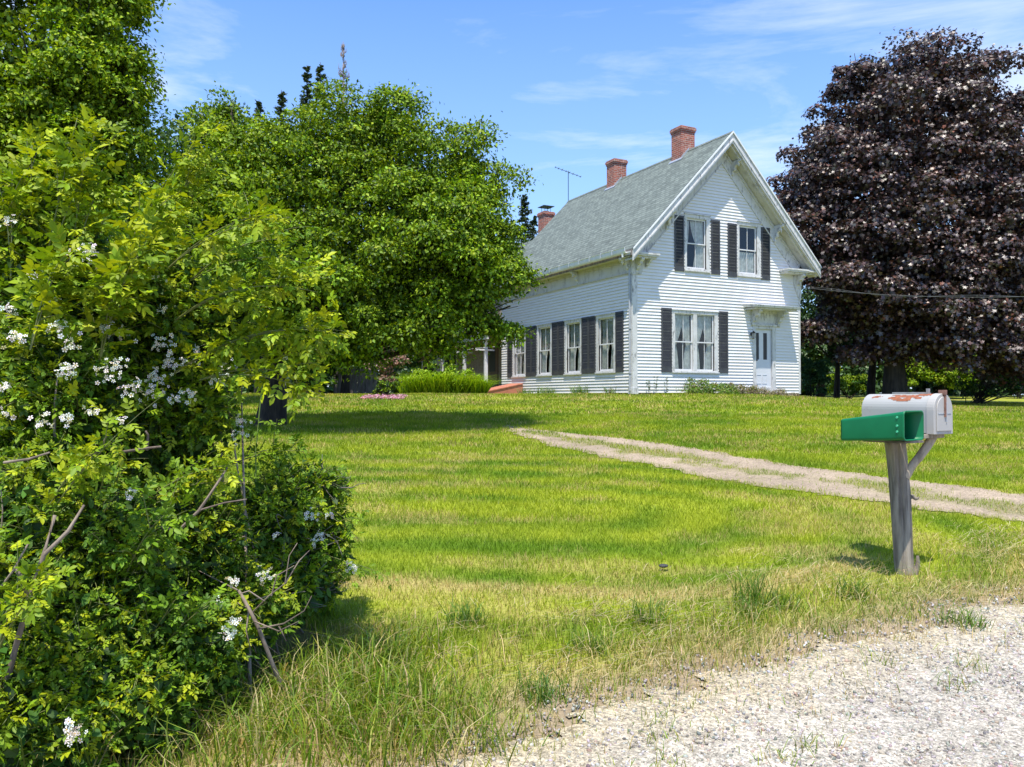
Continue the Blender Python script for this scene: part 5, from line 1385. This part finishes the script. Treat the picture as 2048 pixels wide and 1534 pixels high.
def add_cane(a, m, e, r0, nl, size, hi, t0=.35, wide=.05):
    n = 9; B = bez(a, m, e, n); canes.append(tube(B, r0 * np.linspace(1, .25, n), 5))
    t = t0 + (1 - t0) * (np.arange(nl) + rng.random(nl) * .7) / nl; t = np.clip(t, 0, 1)[:, None]
    P = (1 - t) ** 2 * a + 2 * t * (1 - t) * m + t * t * e; d = norm(2 * (1 - t) * (m - a) + 2 * t * (e - m))
    ph = np.arange(nl) * 2.4 + rng.random() * 6; s1 = norm(np.cross(d, [0, 0, 1.0])); s2 = np.cross(s1, d)
    o = np.cos(ph)[:, None] * s1 + np.sin(ph)[:, None] * s2
    LP.append(P + o * .004); LT.append(norm(o * .9 + d * .55 + rng.normal(size=(nl, 3)) * .25)); LN.append(norm(np.array([0, -.25, 1.0]) + .35 * rng.normal(size=(nl, 3)) + .2 * o))
    LS.append(size * (.7 + .5 * rng.random(nl)) * (1 - .35 * (t[:, 0] > .93))); 
    c = (HI if hi else LO)[rng.integers(0, 3, nl)]; LC.append(c * (1 + .14 * rng.normal(size=(nl, 1))))
wts_ = np.array([r * r for c, r in bb]); wts_ /= wts_.sum()
for i in range(2900):
    k = rng.choice(len(bb), p=wts_); c, r = bb[k]
    d = rand_dir(1)[0]
    if rng.random() < .75: d[1] = -abs(d[1])
    if d[2] < -.3 and rng.random() < .6: d[2] *= -1
    e = c + d * r * (.82 + .30 * rng.random()); a = c + rand_dir(1)[0] * r * .35 - np.array([0, -.1, .25 * r]); 
    if e[2] < gz(e[0], e[1]) + .02: continue
    m = (a + e) / 2 + np.array([0, 0, .16 * r + .03]) + rng.normal(size=3) * .05
    add_cane(a, m, e, .0025 + .002 * rng.random(), 9, .018 + .009 * rng.random() + (.005 if BB[k][1] < 900 else 0), rng.random() < (.55 if BB[k][1] < 760 else .52), .3)
# long arching shoots: (start px, start py, depth, end px, end py, depth, lift, leaves, size, bright)
SH = [(330, 760, 3.5, 705, 664, 3.2, .16, 26, .042, 1), (420, 700, 3.5, 690, 690, 3.3, .06, 20, .040, 1), (350, 640, 3.4, 662, 556, 3.2, .10, 24, .042, 1), (380, 560, 3.5, 620, 530, 3.3, .10, 18, .040, 0), (330, 540, 3.3, 556, 428, 3.1, .12, 22, .040, 1),
      (260, 500, 3.7, 435, 245, 3.5, .05, 22, .038, 1), (300, 520, 3.8, 400, 330, 3.6, .05, 16, .040, 1), (90, 520, 3.3, 150, 232, 3.3, .0, 22, .044, 1), (60, 500, 3.4, 60, 290, 3.4, .0, 18, .044, 1), (130, 560, 3.3, 165, 330, 3.3, .02, 18, .046, 1),
      (20, 560, 3.3, 20, 340, 3.3, .0, 14, .044, 1), (200, 600, 3.4, 330, 400, 3.3, .06, 20, .044, 1), (230, 640, 3.3, 290, 480, 3.1, .02, 16, .050, 1), (60, 700, 3.0, 110, 520, 3.0, .02, 14, .054, 1), (200, 720, 3.2, 250, 560, 3.1, .02, 14, .052, 1), (400, 760, 3.4, 660, 770, 3.2, .10, 20, .042, 1),
      (440, 940, 3.9, 620, 905, 4.0, .05, 16, .032, 0), (520, 1000, 4.1, 728, 1085, 4.1, .12, 16, .028, 0), (540, 980, 4.1, 700, 985, 4.1, .08, 16, .028, 0), (560, 1100, 4.1, 722, 1150, 4.0, .06, 14, .028, 0),
      (280, 1010, 3.2, 480, 930, 3.2, .08, 16, .034, 1), (80, 1060, 2.8, 200, 900, 2.7, .04, 16, .036, 1), (0, 1300, 2.6, 70, 1150, 2.5, .03, 14, .036, 1), (240, 1200, 2.9, 330, 1030, 2.8, .03, 14, .036, 0), (300, 1330, 3.0, 420, 1210, 2.9, .03, 14, .032, 0)]
for (a_, b_, y0, c_, d_, y1, lift, nl, sz, hi) in SH:
    a = at(a_, b_, y0); e = at(c_, d_, y1)
    for q in range(2):
        ee = e + rng.normal(size=3) * .05 * q; m = (a + ee) / 2 + np.array([0, 0, lift + .03]) + rng.normal(size=3) * .02
        add_cane(a, m, ee, .0038, int(nl * 1.2), sz * .86, hi, .10)
        for s_ in range(3):
            t = .35 + .2 * s_; p = (1 - t) ** 2 * a + 2 * t * (1 - t) * m + t * t * ee
            e2 = p + norm((ee - a)[None])[0] * .12 + rng.normal(size=3) * .07; add_cane(p, (p + e2) / 2 + [0, 0, .03], e2, .002, 8, sz * .8, hi, .2)
P = np.concatenate(LP) - BO; V, F, C = compound(P, np.concatenate(LT), np.concatenate(LN), np.concatenate(LS), np.concatenate(LC))
poly_mesh('leaves', V, F, np.clip(C, .004, 1), M['leaf'], bush)
# inner mass: filler leaves, the bush's inner shade put into darker greens
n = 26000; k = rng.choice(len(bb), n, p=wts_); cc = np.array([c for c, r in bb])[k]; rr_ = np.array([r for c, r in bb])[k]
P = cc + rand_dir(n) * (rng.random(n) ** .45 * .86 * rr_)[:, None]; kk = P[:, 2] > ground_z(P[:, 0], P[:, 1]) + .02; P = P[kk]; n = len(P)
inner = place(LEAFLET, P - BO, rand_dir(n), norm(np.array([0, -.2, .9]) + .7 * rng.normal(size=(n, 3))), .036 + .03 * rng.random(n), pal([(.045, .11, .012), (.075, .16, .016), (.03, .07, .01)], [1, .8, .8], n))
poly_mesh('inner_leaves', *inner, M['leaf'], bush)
tubes_obj('canes', [(v - BO, f) for v, f in canes], solid('green_cane', (.13, .15, .04), .6, noise=.3, scale=12), bush)
# woody stems
for i in range(46):
    k = rng.choice(len(bb), p=wts_); c, r = bb[k]; e = c + rand_dir(1)[0] * r * .9
    gx0 = c[0] + .25 * rng.normal(); gy0 = 3.6 + .25 * rng.normal(); a = np.array([np.clip(gx0, -3.3, -1.05), gy0, 0]); a[2] = gz(a[0], a[1]) - .02
    m = (a + e) / 2 + np.array([.12 * rng.normal(), .1 * rng.normal(), .25]); stems.append(tube(bez(a, m, e, 10), (.005 + .006 * rng.random()) * np.linspace(1, .3, 10), 6))
tubes_obj('stems', [(v - BO, f) for v, f in stems], M['twig'], bush)
# thick cut-back branches showing at the front
def pl(pts): return [at(*q) for q in pts]
fb_ = []
for pts, r in ((((5, 1420, 2.62), (40, 1280, 2.6), (62, 1200, 2.58), (90, 1110, 2.58), (112, 1030, 2.62)), .016), (((62, 1200, 2.58), (45, 1150, 2.56), (34, 1138, 2.55)), .012), (((90, 1110, 2.58), (140, 1060, 2.6), (170, 1010, 2.66)), .011),
               (((10, 925, 2.8), (60, 918, 2.75), (100, 905, 2.7)), .008), (((240, 905, 3.1), (290, 897, 3.0), (322, 893, 2.95)), .010), (((285, 1050, 3.2), (360, 1060, 3.1), (400, 1020, 3.1), (440, 960, 3.15), (455, 935, 3.2)), .011),
               (((400, 1020, 3.1), (450, 1005, 3.12), (495, 998, 3.15)), .006), (((0, 1180, 2.7), (30, 1140, 2.68), (60, 1085, 2.7)), .007), (((5, 1080, 2.8), (8, 1020, 2.8), (4, 980, 2.8)), .005), (((150, 940, 3.0), (200, 900, 2.95), (215, 870, 2.9)), .007), (((295, 900, 3.0), (297, 870, 2.98), (292, 862, 2.97)), .008)):
    fb_.append(tube(pl(pts), r * .66 * np.linspace(1, .6, len(pts)), 7, .06))
tubes_obj('cut_branches', [(v - BO, f) for v, f in fb_], M['twig'], bush)
# white flower clusters, each its own part
FLW = [(90, 845, 22), (132, 838, 16), (228, 738, 34), (305, 785, 30), (322, 690, 24), (335, 735, 22), (262, 778, 20), (120, 660, 26), (135, 690, 16), (238, 665, 22), (205, 655, 14), (35, 672, 20), (20, 620, 16), (160, 520, 30), (205, 545, 20), (175, 500, 22), (130, 740, 22), (320, 620, 12), (375, 722, 14), (378, 785, 18), (450, 735, 22), (480, 840, 16), (430, 760, 18), (182, 820, 16), (242, 842, 12), (60, 555, 18), (12, 440, 18), (110, 605, 16), (20, 830, 14), (290, 545, 22), (310, 750, 18), (395, 700, 12), (470, 1160, 14), (528, 1150, 18), (620, 1028, 15), (642, 1070, 14), (632, 1080, 10), (458, 1268, 16), (440, 1205, 10), (705, 1133, 14), (155, 1450, 20), (150, 1470, 14), (265, 985, 12), (478, 870, 12), (552, 1070, 8), (470, 1240, 9), (660, 1030, 10), (10, 770, 14), (350, 800, 14), (570, 715, 8)]
PET = []
for i in range(5):
    t = i * 2 * math.pi / 5
    for (r_, da, z_) in ((.12, 0, 0), (.75, -.42, .10), (1.0, -.16, .04), (1.0, .16, .04), (.75, .42, .10)): PET.append((r_ * math.cos(t + da), r_ * math.sin(t + da), z_))
PF = []
for i in range(5): o_ = i * 5; PF += [(o_, o_ + 1, o_ + 2), (o_, o_ + 2, o_ + 3), (o_, o_ + 3, o_ + 4)]
FLOWER = T(PET, PF); CENTRE = T([(.24 * math.cos(t * math.pi / 3), .24 * math.sin(t * math.pi / 3), .08) for t in range(6)] + [(0, 0, .12)], [(i, (i + 1) % 6, 6) for i in range(6)])
def front_depth(px, py):
    best = 9; ray = np.array([(px - 1024) / FPX, 1, -(py - HORY) / FPX])
    for c, r in bb:
        o = np.array([0, 0, CAMZ]) - c; A = ray @ ray; B_2 = 2 * o @ ray; Cq = o @ o - (r * 1.02) ** 2; D = B_2 * B_2 - 4 * A * Cq
        if D > 0: best = min(best, (-B_2 - math.sqrt(D)) / (2 * A))
    return best if best < 8 else 3.6
for (px, py, rp_) in FLW:
    Yd = front_depth(px, py) - .14; c = at(px, py, Yd); r = rp_ / FPX * Yd * .85; n = max(5, int(rp_ * 1.0))
    g = rng.normal(size=(n, 3)) * np.array([.6, .45, .5]) * r
    P = c + g; N = norm(np.array([.0, -.75, .55]) + .5 * rng.normal(size=(n, 3)) + 1.2 * g / max(r, .01) * .5); S = .0088 * (.75 + .5 * rng.random(n))
    Cw = pal([(.78, .78, .76), (.62, .60, .55), (.82, .80, .80)], [1, .35, .6], n, .05)
    T_ = rand_dir(n)
    poly_mesh('flower_cluster', *merge([place(FLOWER, P - BO, T_, N, S, Cw), place(CENTRE, P - BO, T_, N, S, pal([(.55, .38, .05), (.40, .30, .10)], [1, .6], n))]), M['petal'], bush)

# dead fallen branch at the right foot of the bush
db = empty('dead_branch', tuple(at(545, 1320, 3.07)), 0, 'bare grey broken branch with forked twigs leaning at the foot of the rose bush', 'branch'); DO = np.array(db.location)
tw = [tube(pl(((574, 1390, 3.27), (545, 1320, 3.2), (520, 1255, 3.15), (500, 1215, 3.15), (480, 1180, 3.2))), np.linspace(.010, .006, 5), 6, .05)]
for pts in (((505, 1225, 3.20), (540, 1190, 3.12), (572, 1165, 3.12), (580, 1110, 3.12), (596, 1085, 3.12)), ((572, 1165, 3.12), (600, 1120, 3.17), (620, 1100, 3.22)), ((520, 1255, 3.12), (570, 1245, 3.02), (610, 1220, 3.02), (625, 1190, 3.02)), ((510, 1240, 3.12), (560, 1260, 3.02), (600, 1240, 2.97)),
            ((500, 1215, 3.22), (470, 1200, 3.22), (440, 1230, 3.22), (410, 1240, 3.22)), ((500, 1215, 3.22), (495, 1260, 3.12), (505, 1300, 3.12)), ((480, 1180, 3.32), (440, 1160, 3.32), (400, 1140, 3.32)), ((545, 1190, 3.12), (555, 1150, 3.12), (590, 1130, 3.12)), ((560, 1250, 3.04), (575, 1280, 3.02)), ((530, 1200, 3.12), (500, 1180, 3.07), (470, 1190, 3.07))):
    tw.append(tube(pl(pts), np.linspace(.0036, .0014, len(pts)), 5, .05))
tubes_obj('branch', [(v - DO, f) for v, f in tw], M['twig'], db)
# thin bare twigs poking out of the right flank of the bush
fl = []
for i in range(230):
    c, r = bb[[7, 8, 11, 16, 17, 18, 20][i % 7]]; e = c + rand_dir(1)[0] * r * (.9 + .35 * rng.random()); a = c + rand_dir(1)[0] * r * .5
    fl.append(tube(bez(a, (a + e) / 2 + rng.normal(size=3) * .06, e, 6), np.linspace(.0028, .0010, 6), 4))
fl.append(tube(pl(((680, 975, 4.1), (705, 975, 4.1), (718, 968, 4.1), (732, 966, 4.1))), np.linspace(.003, .0012, 4), 4))
tubes_obj('twigs', [(v - BO, f) for v, f in fl], M['deadwood'], bush)
# tall single seed stem in front of the tree trunk
sp = at(515, 900, 3.9); root = empty('weed', (sp[0], sp[1], gz(sp[0], sp[1])), 0, 'tall thin grass stem rising beside the tree trunk at the bush edge', 'weed'); so_ = np.array(root.location)
tubes_obj('stem', [tube([np.zeros(3), at(512, 900, 3.9) - so_, at(522, 790, 3.9) - so_, at(526, 735, 3.9) - so_], [.004, .0035, .003, .0015], 5)], M['blade_stem'] if 'blade_stem' in M else solid('green_stem', (.14, .22, .04), .6), root)
n = 40; z = rng.random(n); P = (at(522, 790, 3.9) - so_) * z[:, None] + (at(526, 735, 3.9) - so_) * (1 - z)[:, None]; a = rng.random(n) * 6.28
poly_mesh('leaves', *place(LEAF_KITE, P, np.stack([np.cos(a), np.sin(a), .6 + 0 * a], 1), rand_dir(n), .03 + 0 * a, pal([(.12, .2, .04)], [1], n)), M['leaf'], root)
